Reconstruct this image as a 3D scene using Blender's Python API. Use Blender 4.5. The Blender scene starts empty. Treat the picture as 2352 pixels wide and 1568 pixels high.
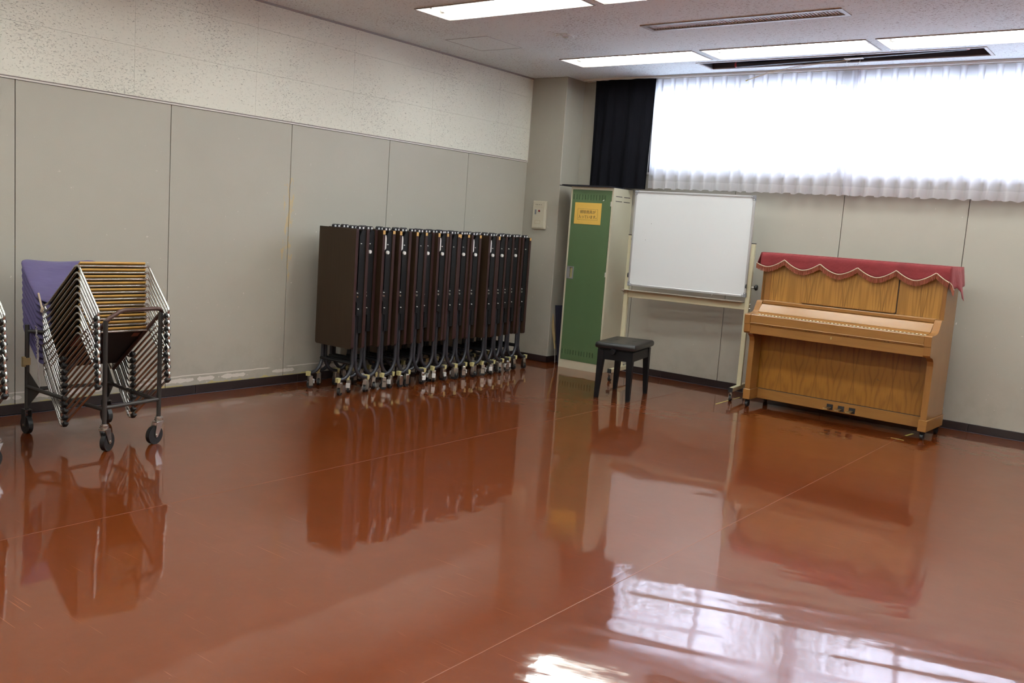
import bpy, math, random
from mathutils import Vector, Matrix
from math import sin, cos, pi, radians, sqrt
random.seed(7)
sc = bpy.context.scene
COL = sc.collection
H = 2.835

# ------------------------------------------------------------------ camera
FPX, YAW, PIT, ROL = 2090.78, -0.651011, -0.127232, 0.070715
CAM = Vector((5.68974, -7.82307, 1.3640))
F_ = Vector((sin(YAW)*cos(PIT), cos(YAW)*cos(PIT), sin(PIT)))
R0 = Vector((cos(YAW), -sin(YAW), 0)); U0 = R0.cross(F_)
R_ = cos(ROL)*R0 + sin(ROL)*U0
U_ = -sin(ROL)*R0 + cos(ROL)*U0
cam = bpy.data.objects.new('camera', bpy.data.cameras.new('camera'))
COL.objects.link(cam)
cam.matrix_world = Matrix(((R_.x, U_.x, -F_.x, CAM.x), (R_.y, U_.y, -F_.y, CAM.y), (R_.z, U_.z, -F_.z, CAM.z), (0, 0, 0, 1)))
cam.data.sensor_width = 36.0
cam.data.lens = FPX/2352*36
cam.data.clip_start = 0.05
sc.camera = cam

# ------------------------------------------------------------------ light, exposure
TUBE = 35.0
SKY = 20.0
w = bpy.data.worlds.new('sky'); sc.world = w; w.use_nodes = True
bg = w.node_tree.nodes['Background']
bg.inputs[0].default_value = (0.70, 0.79, 1.0, 1); bg.inputs[1].default_value = SKY
def portal(name, loc, sx, sy, rot):
    l = bpy.data.lights.new(name, 'AREA'); l.shape = 'RECTANGLE'; l.size = sx; l.size_y = sy
    l.cycles.is_portal = True
    o = bpy.data.objects.new(name, l); COL.objects.link(o); o.location = loc; o.rotation_euler = rot
portal('window_portal', (3.98, 0.19, 2.36), 5.5, 0.81, (radians(-90), 0, 0))
sc.view_settings.view_transform = 'Standard'; sc.view_settings.look = 'None'
sc.view_settings.gamma = 1; sc.view_settings.use_curve_mapping = False
sc.view_settings.exposure = 0.12
sc.cycles.use_denoising = True
sc.cycles.max_bounces = 10; sc.cycles.diffuse_bounces = 5; sc.cycles.glossy_bounces = 5
sc.cycles.transparent_max_bounces = 16; sc.cycles.transmission_bounces = 8
sc.cycles.sample_clamp_indirect = 6.0
sc.cycles.caustics_reflective = False; sc.cycles.caustics_refractive = False

# ------------------------------------------------------------------ materials
MATS = {}
class NT:
    def __init__(s, name):
        s.m = bpy.data.materials.new(name); s.m.use_nodes = True; s.t = s.m.node_tree
        s.b = s.t.nodes['Principled BSDF']; s.out = s.t.nodes['Material Output']
    def n(s, typ, **kw):
        x = s.t.nodes.new(typ)
        for k, v in kw.items(): setattr(x, k, v)
        return x
    def l(s, a, b): s.t.links.new(a, b)
    def val(s, sock, v):
        if hasattr(v, 'links') or hasattr(v, 'is_linked'): s.l(v, sock)
        else: sock.default_value = v
    def math(s, op, a, b=0.0, c=0.0, clamp=False):
        x = s.n('ShaderNodeMath', operation=op, use_clamp=clamp)
        for i, v in enumerate((a, b, c)): s.val(x.inputs[i], v)
        return x.outputs[0]
    def mix(s, f, a, b, blend='MIX'):
        x = s.n('ShaderNodeMix', data_type='RGBA', blend_type=blend)
        s.val(x.inputs[0], f)
        s.val(x.inputs[6], a if hasattr(a, 'is_linked') else (*a[:3], 1))
        s.val(x.inputs[7], b if hasattr(b, 'is_linked') else (*b[:3], 1))
        return x.outputs[2]
    def pos(s, obj=False):
        if obj: return s.n('ShaderNodeTexCoord').outputs['Object']
        return s.n('ShaderNodeNewGeometry').outputs['Position']
    def xyz(s, v):
        x = s.n('ShaderNodeSeparateXYZ'); s.l(v, x.inputs[0]); return x.outputs
    def comb(s, a, b, c):
        x = s.n('ShaderNodeCombineXYZ')
        for i, v in enumerate((a, b, c)): s.val(x.inputs[i], v)
        return x.outputs[0]
    def map(s, v, scale=(1, 1, 1), rot=(0, 0, 0), loc=(0, 0, 0)):
        x = s.n('ShaderNodeMapping'); s.l(v, x.inputs[0])
        x.inputs['Scale'].default_value = scale; x.inputs['Rotation'].default_value = rot; x.inputs['Location'].default_value = loc
        return x.outputs[0]
    def noise(s, v, scale, detail=2.0, rough=0.5, dist=0.0):
        x = s.n('ShaderNodeTexNoise'); s.l(v, x.inputs['Vector'])
        x.inputs['Scale'].default_value = scale; x.inputs['Detail'].default_value = detail
        x.inputs['Roughness'].default_value = rough; x.inputs['Distortion'].default_value = dist
        return x.outputs['Fac']
    def ramp(s, f, lo, hi, a=0.0, b=1.0):
        x = s.n('ShaderNodeMapRange'); s.val(x.inputs[0], f)
        x.inputs[1].default_value = lo; x.inputs[2].default_value = hi; x.inputs[3].default_value = a; x.inputs[4].default_value = b
        return x.outputs[0]
    def bump(s, h, dist=0.001, strength=1.0, prev=None):
        x = s.n('ShaderNodeBump'); x.inputs['Distance'].default_value = dist; x.inputs['Strength'].default_value = strength
        s.l(h, x.inputs['Height'])
        if prev: s.l(prev, x.inputs['Normal'])
        return x.outputs[0]

def plain(name, col, rough=0.5, metal=0.0, bump=0.0, bscale=200, var=0.0, coat=0.0, spec=0.5, vscale=6):
    k = NT(name); p = k.pos(True)
    k.b.inputs['Roughness'].default_value = rough; k.b.inputs['Metallic'].default_value = metal
    k.b.inputs['Specular IOR Level'].default_value = spec; k.b.inputs['Coat Weight'].default_value = coat
    k.b.inputs['Coat Roughness'].default_value = 0.08
    if var:
        f = k.noise(p, vscale, 4, 0.6)
        k.l(k.mix(f, [c*(1-var) for c in col], [min(1, c*(1+var)) for c in col]), k.b.inputs['Base Color'])
    else: k.b.inputs['Base Color'].default_value = (*col, 1)
    if bump:
        k.l(k.bump(k.noise(p, bscale, 3), bump), k.b.inputs['Normal'])
    MATS[name] = k.m
    return k.m

def wood(name, light, dark, rough=0.32, axis='z', period=0.29, amp=1.0, coat=0.25):
    k = NT(name); x, y, z = k.xyz(k.pos(True))
    if axis == 'x': x, z = z, x
    if period: u = k.math('PINGPONG', k.math('ADD', x, 3.07), period/2)
    else: u = x
    wv = k.comb(k.math('MULTIPLY', u, 1.0), k.math('MULTIPLY', y, 0.6), k.math('MULTIPLY', z, 0.10))
    n1 = k.noise(wv, 9, 3, 0.55, 0.4)
    rings = k.math('SINE', k.math('ADD', k.math('MULTIPLY', n1, 42), k.math('MULTIPLY', u, 60)))
    r = k.ramp(rings, -1, 1)
    fine = k.noise(k.comb(k.math('MULTIPLY', x, 160), k.math('MULTIPLY', y, 60), k.math('MULTIPLY', z, 5)), 1.0, 3, 0.6)
    big = k.noise(wv, 22, 2)
    f = k.math('ADD', k.math('MULTIPLY', k.math('POWER', r, 2.5), 0.45*amp), k.math('MULTIPLY', fine, 0.5), clamp=True)
    c = k.mix(f, light, dark)
    if period:
        # dark figure where the book-matched sheets meet
        v = k.math('MULTIPLY', k.ramp(k.math('ABSOLUTE', k.math('SUBTRACT', u, k.math('MAXIMUM', k.math('MULTIPLY', k.math('PINGPONG', k.math('ADD', z, 0.12), 0.24), 0.10), 0.0))), 0.0, 0.005, 1.0, 0.0), 0.7)
        c = k.mix(k.math('MAXIMUM', v, 0.0), c, [d*0.45 for d in dark])
    c = k.mix(k.ramp(big, 0.35, 0.7, 0, 0.35), c, [d*1.1 for d in light])
    k.l(c, k.b.inputs['Base Color']); k.b.inputs['Roughness'].default_value = rough
    k.b.inputs['Coat Weight'].default_value = coat; k.b.inputs['Coat Roughness'].default_value = 0.12
    MATS[name] = k.m; return k.m

# painted wall board: faint mottling, scuffs, flaked patches
def wall_paint(name, col, left):
    k = NT(name); P = k.pos(); x, y, z = k.xyz(P)
    f = k.noise(P, 1.3, 4, 0.6)
    c = k.mix(f, [v*0.93 for v in col], [v*1.06 for v in col])
    specks = k.ramp(k.noise(P, 17, 5, 0.75), 0.675, 0.70)
    low = k.ramp(z, 0.2, 1.9, 1.0, 0.25)
    c = k.mix(k.math('MULTIPLY', specks, k.math('MULTIPLY', low, 0.8)), c, (0.50, 0.36, 0.20))
    wsp = k.ramp(k.noise(k.map(P, (1, 1, 1), loc=(9, 3, 5)), 23, 3, 0.7), 0.70, 0.715)
    c = k.mix(k.math('MULTIPLY', wsp, k.math('MULTIPLY', low, 0.9)), c, (0.85, 0.80, 0.74))
    # long faint scratches along the wall
    st = k.ramp(k.noise(k.map(P, (1.2, 1.2, 70)), 1.0, 3, 0.6), 0.70, 0.74)
    c = k.mix(k.math('MULTIPLY', st, k.ramp(z, 0.2, 0.95, 0.35, 0.0)), c, (0.7, 0.62, 0.52))
    dirt = k.math('MULTIPLY', k.ramp(z, 0.06, 0.5, 1.0, 0.0), k.ramp(k.noise(P, 6, 4, 0.65), 0.45, 0.8))
    c = k.mix(k.math('MULTIPLY', dirt, 0.35), c, (0.20, 0.16, 0.11))
    if left:
        ok = k.math('MULTIPLY', k.ramp(y, -6.2, -6.1), k.ramp(y, -2.6, -2.45, 1, 0))
        # white line of chipped paint and the ragged patches under it
        wob = k.math('MULTIPLY', k.math('SUBTRACT', k.noise(P, 9, 4), 0.5), 0.012)
        zz = k.math('ADD', z, wob)
        line = k.ramp(k.math('ABSOLUTE', k.math('SUBTRACT', zz, 0.137)), 0.0035, 0.005, 1, 0)
        line = k.math('MULTIPLY', line, k.ramp(k.noise(k.comb(0.0, y, 0.0), 2.2, 2), 0.36, 0.40))
        drip = k.noise(k.map(P, (1, 9, 2.5)), 1.6, 5, 0.7)
        band = k.math('MULTIPLY', k.ramp(k.math('ABSOLUTE', k.math('SUBTRACT', z, 0.106)), 0.004, 0.024, 1.0, 0.0), k.ramp(k.noise(k.comb(0.0, y, 3.0), 5.5, 3), 0.42, 0.6))
        patch = k.ramp(k.math('ADD', k.math('MULTIPLY', band, 0.6), drip), 0.78, 0.80)
        c = k.mix(k.math('MULTIPLY', k.math('MAXIMUM', line, patch), ok), c, (0.74, 0.70, 0.64))
        # torn yellow edge above the skirting
        rag = k.math('SUBTRACT', z, k.math('ADD', 0.066, k.math('MULTIPLY', k.ramp(k.noise(k.map(P, (1, 1, 0.2)), 5, 6, 0.7), 0.46, 0.66), 0.02)))
        c = k.mix(k.math('MULTIPLY', k.ramp(rag, -0.001, 0.001, 1, 0), ok), c, (0.52, 0.44, 0.20))
        # yellow flakes along the joint by the tables
        jd = k.math('ABSOLUTE', k.math('SUBTRACT', y, -3.292))
        jm = k.math('MULTIPLY', k.ramp(jd, 0.03, 0.085, 1, 0), k.math('MULTIPLY', k.ramp(z, 0.75, 1.0), k.ramp(z, 1.55, 1.70, 1, 0)))
        fl = k.ramp(k.math('ADD', k.noise(k.map(P, (1, 10, 3)), 3.0, 4, 0.65), k.math('MULTIPLY', jm, 0.17)), 0.68, 0.70)
        c = k.mix(k.math('MULTIPLY', fl, k.math('MULTIPLY', k.ramp(jm, 0.2, 0.4), 0.75)), c, (0.58, 0.44, 0.22))
    k.l(c, k.b.inputs['Base Color']); k.b.inputs['Roughness'].default_value = 0.5
    k.b.inputs['Specular IOR Level'].default_value = 0.35
    k.l(k.bump(k.noise(P, 130, 3), 0.0004), k.b.inputs['Normal'])
    MATS[name] = k.m
wall_paint('paint_left', (0.46, 0.435, 0.37), True)
wall_paint('paint_back', (0.425, 0.40, 0.34), False)

# rock-wool acoustic board with worm holes
def fissured(name, col, spot, plane, gain=1.0):
    k = NT(name); P = k.pos()
    big = k.noise(P, 1.6, 2)
    # short fissures of mixed direction
    def worms(rot, sc_, seed):
        q = k.map(P, sc_, rot=rot, loc=(seed, seed*2, seed))
        return k.noise(q, 1.0, 3, 0.62, 0.6)
    if plane == 'yz':
        a = worms((0.5, 0, 0), (80, 58, 180), 1.0); b = worms((-0.45, 0, 0), (80, 66, 170), 7.0)
    else:
        a = worms((0, 0, 0.4), (50, 110, 60), 1.0); b = worms((0, 0, -0.6), (48, 110, 60), 7.0)
    m = k.math('MAXIMUM', a, b)
    thr = k.math('ADD', m, k.math('MULTIPLY', k.math('SUBTRACT', big, 0.5), 0.16))
    d = k.ramp(thr, 0.622 if plane == 'xy' else 0.640, 0.658 if plane == 'xy' else 0.672)
    c = k.mix(k.noise(P, 0.8, 3), [v*0.95 for v in col], [v*1.03 for v in col])
    c = k.mix(k.math('MULTIPLY', d, 0.75*gain), c, spot)
    k.l(c, k.b.inputs['Base Color']); k.b.inputs['Roughness'].default_value = 0.9
    k.b.inputs['Specular IOR Level'].default_value = 0.1
    k.l(k.bump(k.math('SUBTRACT', 1.0, d), 0.0015), k.b.inputs['Normal'])
    MATS[name] = k.m
fissured('acoustic_wall', (0.86, 0.85, 0.75), (0.36, 0.34, 0.29), 'yz')
fissured('acoustic_ceiling', (0.85, 0.92, 0.93), (0.20, 0.15, 0.14), 'xy', 1.0)

# waxed red sheet floor
def floor_mat():
    k = NT('red_floor'); P = k.pos(); x, y, z = k.xyz(P)
    c = k.mix(k.noise(P, 0.9, 5, 0.6), (0.110, 0.021, 0.0035), (0.160, 0.035, 0.0065))
    c = k.mix(k.ramp(k.noise(P, 5, 5, 0.7), 0.45, 0.85, 0, 0.3), c, (0.22, 0.050, 0.016))
    sp = k.ramp(k.noise(P, 60, 3, 0.7), 0.735, 0.76)
    c = k.mix(k.math('MULTIPLY', sp, 0.6), c, (0.45, 0.14, 0.07))
    s = None
    for i, (ang, a, b) in enumerate(((0.5, 2.2, 150), (1.3, 3.2, 190), (-0.35, 2.6, 170))):
        q = k.map(P, (a, b, 1), rot=(0, 0, ang), loc=(i*3.1, i, 0))
        t = k.math('MULTIPLY', k.ramp(k.noise(q, 1.0, 1, 0.4, 0.0), 0.74, 0.76), k.ramp(k.noise(P, 2.3+i, 2), 0.52, 0.58))
        s = t if s is None else k.math('MAXIMUM', s, t)
    # scrubbed arc in front of the piano
    dx = k.math('SUBTRACT', x, 3.0); dy = k.math('SUBTRACT', y, -1.35)
    rr = k.math('SQRT', k.math('ADD', k.math('MULTIPLY', dx, dx), k.math('MULTIPLY', dy, dy)))
    arc = k.math('MULTIPLY', k.ramp(rr, 0.5, 0.75, 1, 0), k.ramp(k.noise(k.map(P, (5, 140, 1), rot=(0, 0, -0.75)), 1.0, 2, 0.5, 0.5), 0.67, 0.70))
    s = k.math('MAXIMUM', s, arc)
    c = k.mix(k.math('MULTIPLY', s, 0.5), c, (0.36, 0.11, 0.05))
    k.l(c, k.b.inputs['Base Color'])
    rg = k.ramp(k.noise(P, 1.1, 4, 0.6), 0.3, 0.75, 0.285, 0.33)
    k.l(rg, k.b.inputs['Roughness'])
    k.b.inputs['IOR'].default_value = 1.5
    k.b.inputs['Coat Weight'].default_value = 1.0; k.b.inputs['Coat Roughness'].default_value = 0.045; k.b.inputs['Coat IOR'].default_value = 1.55
    k.b.inputs['Specular IOR Level'].default_value = 0.06
    # gentle unevenness, stronger lifted ripples in the sheet right of the seam
    n0 = k.noise(P, 3.2, 3, 0.5)
    q = k.map(P, (1, 1, 1), rot=(0, 0, -0.36))
    rx, ry, _ = k.xyz(q)
    n1 = k.noise(k.comb(k.math('MULTIPLY', rx, 0.9), k.math('MULTIPLY', ry, 6.5), 0.0), 1.0, 1, 0.4, 0.3)
    ridge = k.math('ADD', y, k.math('MULTIPLY', k.math('SUBTRACT', x, 4.0), -0.38))
    mask = k.math('MULTIPLY', k.ramp(x, 3.95, 4.15), k.math('MULTIPLY', k.ramp(ridge, -4.3, -4.7), k.ramp(ridge, -5.9, -5.3, 0.25, 1.0)))
    b1 = k.bump(n0, 0.0016, 1.0)
    h2 = k.math('MULTIPLY', n1, mask)
    b2 = k.bump(k.noise(k.comb(k.math('MULTIPLY', rx, 5.0), k.math('MULTIPLY', ry, 38.0), 0.0), 1.0, 2, 0.6, 0.4), 0.00007, 1.0, k.bump(h2, 0.0036, 1.0, b1))
    k.l(b2, k.b.inputs['Normal']); k.l(b2, k.b.inputs['Coat Normal'])
    MATS['red_floor'] = k.m
floor_mat()

plain('floor_seam', (0.24, 0.09, 0.055), 0.25)
plain('skirting', (0.020, 0.012, 0.012), 0.35, var=0.2)
plain('skirting_foot', (0.10, 0.10, 0.13), 0.3)
plain('dark_gap', (0.035, 0.028, 0.03), 0.8)
plain('trim_white', (0.70, 0.66, 0.60), 0.4)
plain('trim_dark', (0.16, 0.12, 0.11), 0.5)
plain('alu', (0.62, 0.62, 0.63), 0.35, 0.7)
plain('chrome', (0.70, 0.69, 0.67), 0.16, 1.0)
plain('dull_chrome', (0.62, 0.60, 0.56), 0.28, 1.0, var=0.15)
plain('black_rubber', (0.012, 0.012, 0.013), 0.45)
plain('black_metal', (0.008, 0.008, 0.009), 0.42, 0.0, spec=0.25, var=0.15)
plain('leg_metal', (0.026, 0.026, 0.033), 0.35, 0.2)
plain('trolley_paint', (0.040, 0.036, 0.034), 0.35, 0.2, var=0.2)
plain('handle_paint', (0.075, 0.038, 0.032), 0.3, 0.2, var=0.2)
plain('cream_cap', (0.55, 0.50, 0.24), 0.45)
plain('cream_enamel', (0.60, 0.56, 0.42), 0.38, var=0.05)
plain('stand_enamel', (0.66, 0.62, 0.42), 0.35)
plain('green_enamel', (0.082, 0.138, 0.060), 0.42, var=0.08, bump=0.0002, bscale=300)
plain('white_board', (0.80, 0.83, 0.84), 0.22, coat=0.3)
plain('grey_plastic', (0.22, 0.23, 0.25), 0.4)
plain('silver_label', (0.78, 0.78, 0.76), 0.3)
plain('gold_tape', (0.60, 0.36, 0.12), 0.4)
plain('orange_paper', (0.80, 0.50, 0.10), 0.7, var=0.04)
plain('ink', (0.05, 0.035, 0.03), 0.6)
plain('yellow_tape', (0.62, 0.58, 0.16), 0.5)
plain('white_string', (0.62, 0.58, 0.56), 0.8)
plain('cardboard', (0.42, 0.31, 0.15), 0.8, var=0.15)
plain('leather', (0.006, 0.006, 0.007), 0.34, bump=0.0003, bscale=400, coat=0.1)
plain('stool_wood', (0.005, 0.005, 0.006), 0.4, spec=0.22)
plain('brass', (0.55, 0.45, 0.22), 0.35, 1.0, var=0.3)
plain('hinge_glint', (0.95, 0.92, 0.75), 0.3, 0.3)  # near-white colour paints the bright glints along the brass piano hinge
plain('ivory_box', (0.60, 0.55, 0.43), 0.45)
plain('red_lamp', (0.25, 0.004, 0.006), 0.2)
plain('red_paint', (0.35, 0.02, 0.03), 0.4)
plain('golden_ply', (0.50, 0.27, 0.06), 0.4, var=0.12, vscale=12)
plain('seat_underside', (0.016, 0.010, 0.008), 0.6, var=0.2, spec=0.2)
plain('worn_red', (0.22, 0.07, 0.04), 0.6)
plain('lamp_white', (0.85, 0.85, 0.80), 0.35)
plain('duct_black', (0.015, 0.012, 0.015), 0.7)
plain('vent_frame', (0.38, 0.34, 0.31), 0.5)
plain('vent_slat', (0.80, 0.78, 0.80), 0.5)
plain('slot_wall', (0.045, 0.038, 0.045), 0.6)
plain('navy_black', (0.018, 0.018, 0.035), 0.4)
plain('hatch_frame', (0.46, 0.48, 0.50), 0.4, 0.3)
plain('cord_cream', (0.58, 0.46, 0.34), 0.7)
plain('outside_wall', (0.5, 0.5, 0.5), 0.8)
plain('leaf', (0.05, 0.10, 0.03), 0.6)
plain('bark', (0.10, 0.07, 0.05), 0.8)
wood('piano_wood', (0.48, 0.245, 0.055), (0.20, 0.085, 0.018), period=0.29)
wood('piano_plain', (0.31, 0.145, 0.036), (0.19, 0.078, 0.017), axis='x', period=0, amp=0.35)
wood('piano_side', (0.29, 0.130, 0.032), (0.19, 0.076, 0.016), period=0, amp=0.3, coat=0.4)
wood('piano_dark', (0.32, 0.140, 0.022), (0.16, 0.060, 0.010), period=0.30)

def laminate():
    k = NT('table_laminate'); x, y, z = k.xyz(k.pos(True))
    g = k.noise(k.comb(k.math('MULTIPLY', x, 150), 0.0, k.math('MULTIPLY', z, 2.5)), 1.0, 3, 0.6)
    k.l(k.mix(g, (0.022, 0.012, 0.006), (0.046, 0.027, 0.015)), k.b.inputs['Base Color'])
    k.b.inputs['Roughness'].default_value = 0.45; k.b.inputs['Specular IOR Level'].default_value = 0.25
    MATS['table_laminate'] = k.m
laminate()
plain('table_edge', (0.034, 0.015, 0.015), 0.38, var=0.1, spec=0.3)

def velvet():
    k = NT('velvet'); P = k.pos(True)
    f = k.noise(P, 7, 4, 0.6)
    k.l(k.mix(f, (0.12, 0.007, 0.011), (0.25, 0.024, 0.028)), k.b.inputs['Base Color'])
    k.b.inputs['Roughness'].default_value = 0.9
    k.b.inputs['Sheen Weight'].default_value = 0.25; k.b.inputs['Sheen Tint'].default_value = (1, 0.5, 0.5, 1)
    k.l(k.bump(k.noise(P, 25, 4), 0.004), k.b.inputs['Normal'])
    MATS['velvet'] = k.m
velvet()
def fringe():
    k = NT('fringe'); x, y, z = k.xyz(k.pos(True))
    f = k.noise(k.comb(k.math('MULTIPLY', x, 260), k.math('MULTIPLY', y, 260), k.math('MULTIPLY', z, 12)), 1.0, 2)
    k.l(k.mix(k.ramp(f, 0.35, 0.65), (0.22, 0.05, 0.025), (0.50, 0.17, 0.10)), k.b.inputs['Base Color'])
    k.b.inputs['Roughness'].default_value = 0.8
    MATS['fringe'] = k.m
fringe()
def fabric(name, a, b):
    k = NT(name); P = k.pos(True)
    k.l(k.mix(k.noise(P, 9, 4, 0.6), a, b), k.b.inputs['Base Color'])
    k.b.inputs['Roughness'].default_value = 0.9; k.b.inputs['Sheen Weight'].default_value = 0.25 if name[0] == 'p' else 0.0
    k.b.inputs['Specular IOR Level'].default_value = 0.3 if name[0] == 'p' else 0.05
    k.l(k.bump(k.noise(P, 900, 2), 0.0004, 1.0, k.bump(k.noise(k.map(P, (1, 2, 9) if name[0] == 'p' else (9, 2, 0.5)), 3, 2), 0.008)), k.b.inputs['Normal'])
    MATS[name] = k.m
fabric('purple_fabric', (0.080, 0.064, 0.150), (0.118, 0.094, 0.215))
fabric('black_cloth', (0.005, 0.005, 0.007), (0.008, 0.008, 0.011))

def sheer(name, see):
    k = NT(name); t = k.n('ShaderNodeBsdfTransparent'); tr = k.n('ShaderNodeBsdfTranslucent'); d = k.n('ShaderNodeBsdfDiffuse')
    tr.inputs[0].default_value = (0.86, 0.84, 0.88, 1); d.inputs[0].default_value = (0.80, 0.78, 0.80, 1)
    m1 = k.n('ShaderNodeMixShader'); m1.inputs[0].default_value = 0.42; k.l(tr.outputs[0], m1.inputs[1]); k.l(d.outputs[0], m1.inputs[2])
    m2 = k.n('ShaderNodeMixShader'); m2.inputs[0].default_value = see; k.l(m1.outputs[0], m2.inputs[1]); k.l(t.outputs[0], m2.inputs[2])
    k.l(m2.outputs[0], k.out.inputs[0]); MATS[name] = k.m
sheer('sheer_cloth', 0.20); sheer('sheer_hem', 0.03)
def glass():
    k = NT('window_glass'); t = k.n('ShaderNodeBsdfTransparent'); g = k.n('ShaderNodeBsdfGlossy'); g.inputs['Roughness'].default_value = 0.02
    t.inputs[0].default_value = (0.95, 0.97, 0.97, 1)
    fr = k.n('ShaderNodeFresnel'); fr.inputs[0].default_value = 1.45
    m = k.n('ShaderNodeMixShader'); k.l(fr.outputs[0], m.inputs[0]); k.l(t.outputs[0], m.inputs[1]); k.l(g.outputs[0], m.inputs[2])
    k.l(m.outputs[0], k.out.inputs[0]); MATS['window_glass'] = k.m
glass()
def emit(name, col, s):
    k = NT(name); e = k.n('ShaderNodeEmission'); e.inputs[0].default_value = (*col, 1); e.inputs[1].default_value = s
    k.l(e.outputs[0], k.out.inputs[0]); MATS[name] = k.m
emit('tube_glow', (0.95, 1.0, 0.98), TUBE)

# ------------------------------------------------------------------ mesh helpers
class MB:
    def __init__(s): s.v = []; s.f = []; s.m = []; s.sm = []
    def add(s, vs, fs, mi=0, smooth=False, M=None):
        o = len(s.v)
        s.v += [tuple(M @ Vector(v)) if M else tuple(v) for v in vs]
        for f in fs: s.f.append([i+o for i in f]); s.m.append(mi); s.sm.append(smooth)
        return s
    def box(s, x0, x1, y0, y1, z0, z1, mi=0, M=None):
        vs = [(x, y, z) for z in (z0, z1) for y in (y0, y1) for x in (x0, x1)]
        return s.add(vs, [(0, 2, 3, 1), (4, 5, 7, 6), (0, 1, 5, 4), (2, 6, 7, 3), (0, 4, 6, 2), (1, 3, 7, 5)], mi, False, M)
    def bbox(s, x0, x1, y0, y1, z0, z1, b=0.003, mi=0, M=None):
        """box with chamfered edges"""
        b = min(b, (x1-x0)*.45, (y1-y0)*.45, (z1-z0)*.45)
        vs = []; idx = {}
        for i, x in enumerate((x0, x1)):
            for j, y in enumerate((y0, y1)):
                for l, z in enumerate((z0, z1)):
                    sx = b if i == 0 else -b; sy = b if j == 0 else -b; sz = b if l == 0 else -b
                    for a, p in enumerate(((x, y+sy, z+sz), (x+sx, y, z+sz), (x+sx, y+sy, z))):
                        idx[(i, j, l, a)] = len(vs); vs.append(p)
        fs = []
        for i in (0, 1):
            q = [idx[(i, 0, 0, 0)], idx[(i, 1, 0, 0)], idx[(i, 1, 1, 0)], idx[(i, 0, 1, 0)]]; fs.append(q if i else q[::-1])
            q = [idx[(0, i, 0, 1)], idx[(1, i, 0, 1)], idx[(1, i, 1, 1)], idx[(0, i, 1, 1)]]; fs.append(q[::-1] if i else q)
            q = [idx[(0, 0, i, 2)], idx[(1, 0, i, 2)], idx[(1, 1, i, 2)], idx[(0, 1, i, 2)]]; fs.append(q if i else q[::-1])
        for a in (0, 1):
            for b_ in (0, 1):
                fs.append([idx[(a, b_, 0, 0)], idx[(a, b_, 1, 0)], idx[(a, b_, 1, 1)], idx[(a, b_, 0, 1)]])
                fs.append([idx[(a, 0, b_, 0)], idx[(a, 1, b_, 0)], idx[(a, 1, b_, 2)], idx[(a, 0, b_, 2)]])
                fs.append([idx[(0, a, b_, 1)], idx[(1, a, b_, 1)], idx[(1, a, b_, 2)], idx[(0, a, b_, 2)]])
                for c in (0, 1): fs.append([idx[(a, b_, c, 0)], idx[(a, b_, c, 1)], idx[(a, b_, c, 2)]])
        return s.add(vs, fs, mi, False, M)
    def prism(s, poly, ax, a0, a1, mi=0, emi=None, M=None):
        """polygon extruded along axis ax ('x','y','z'); poly gives the two other coords in order"""
        n = len(poly)
        def P(p, a): return {'x': (a, p[0], p[1]), 'y': (p[0], a, p[1]), 'z': (p[0], p[1], a)}[ax]
        vs = [P(p, a0) for p in poly]+[P(p, a1) for p in poly]
        s.add(vs, [list(range(n))[::-1], [n+i for i in range(n)]], mi, False, M)
        o = len(s.v)-2*n
        for i in range(n):
            j = (i+1) % n; s.f.append([o+i, o+j, o+n+j, o+n+i]); s.m.append(mi if emi is None else emi); s.sm.append(False)
        return s
    def cyl(s, a, b, r, n=12, mi=0, r2=None, cap=True, M=None):
        a = Vector(a); b = Vector(b); d = (b-a).normalized()
        u = d.orthogonal().normalized(); v = d.cross(u); r2 = r if r2 is None else r2
        vs = [a+r*(cos(2*pi*i/n)*u+sin(2*pi*i/n)*v) for i in range(n)]+[b+r2*(cos(2*pi*i/n)*u+sin(2*pi*i/n)*v) for i in range(n)]
        s.add(vs, [(i, (i+1) % n, n+(i+1) % n, n+i) for i in range(n)], mi, True, M)
        if cap: s.add(vs, [tuple(range(n))[::-1], tuple(range(n, 2*n))], mi, False, M)
        return s
    def tube(s, pts, r, n=8, mi=0, closed=False, M=None, fixed=None):
        pts = [Vector(p) for p in pts]; N = len(pts); rings = []
        up = None
        for i in range(N):
            if closed: d = pts[(i+1) % N]-pts[i-1]
            else: d = pts[min(i+1, N-1)]-pts[max(i-1, 0)]
            d.normalize()
            if up is None: up = d.orthogonal().normalized() if fixed is None else Vector(fixed)
            up = (up-d*up.dot(d)).normalized(); v = d.cross(up)
            rings.append([pts[i]+r*(cos(2*pi*k/n)*up+sin(2*pi*k/n)*v) for k in range(n)])
        vs = [p for ring in rings for p in ring]; fs = []
        for i in range(N if closed else N-1):
            j = (i+1) % N
            for k in range(n): fs.append((i*n+k, i*n+(k+1) % n, j*n+(k+1) % n, j*n+k))
        s.add(vs, fs, mi, True, M)
        if not closed: s.add(vs, [tuple(range(n))[::-1], tuple((N-1)*n+k for k in range(n))], mi, False, M)
        return s
    def mesh(s, name, mats):
        me = bpy.data.meshes.new(name); me.from_pydata(s.v, [], s.f)
        for m in mats: me.materials.append(MATS[m])
        me.polygons.foreach_set('material_index', s.m); me.polygons.foreach_set('use_smooth', s.sm)
        me.validate(); me.update(); return me
    def obj(s, name, mats, parent=None, loc=None, rot=None):
        if isinstance(mats, str): mats = [mats]
        return place(name, s.mesh(name, mats), parent, loc, rot)
def place(name, me, parent=None, loc=None, rot=None):
    o = bpy.data.objects.new(name, me); COL.objects.link(o)
    if parent: o.parent = parent
    if loc: o.location = loc
    if rot: o.rotation_euler = rot
    return o
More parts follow.
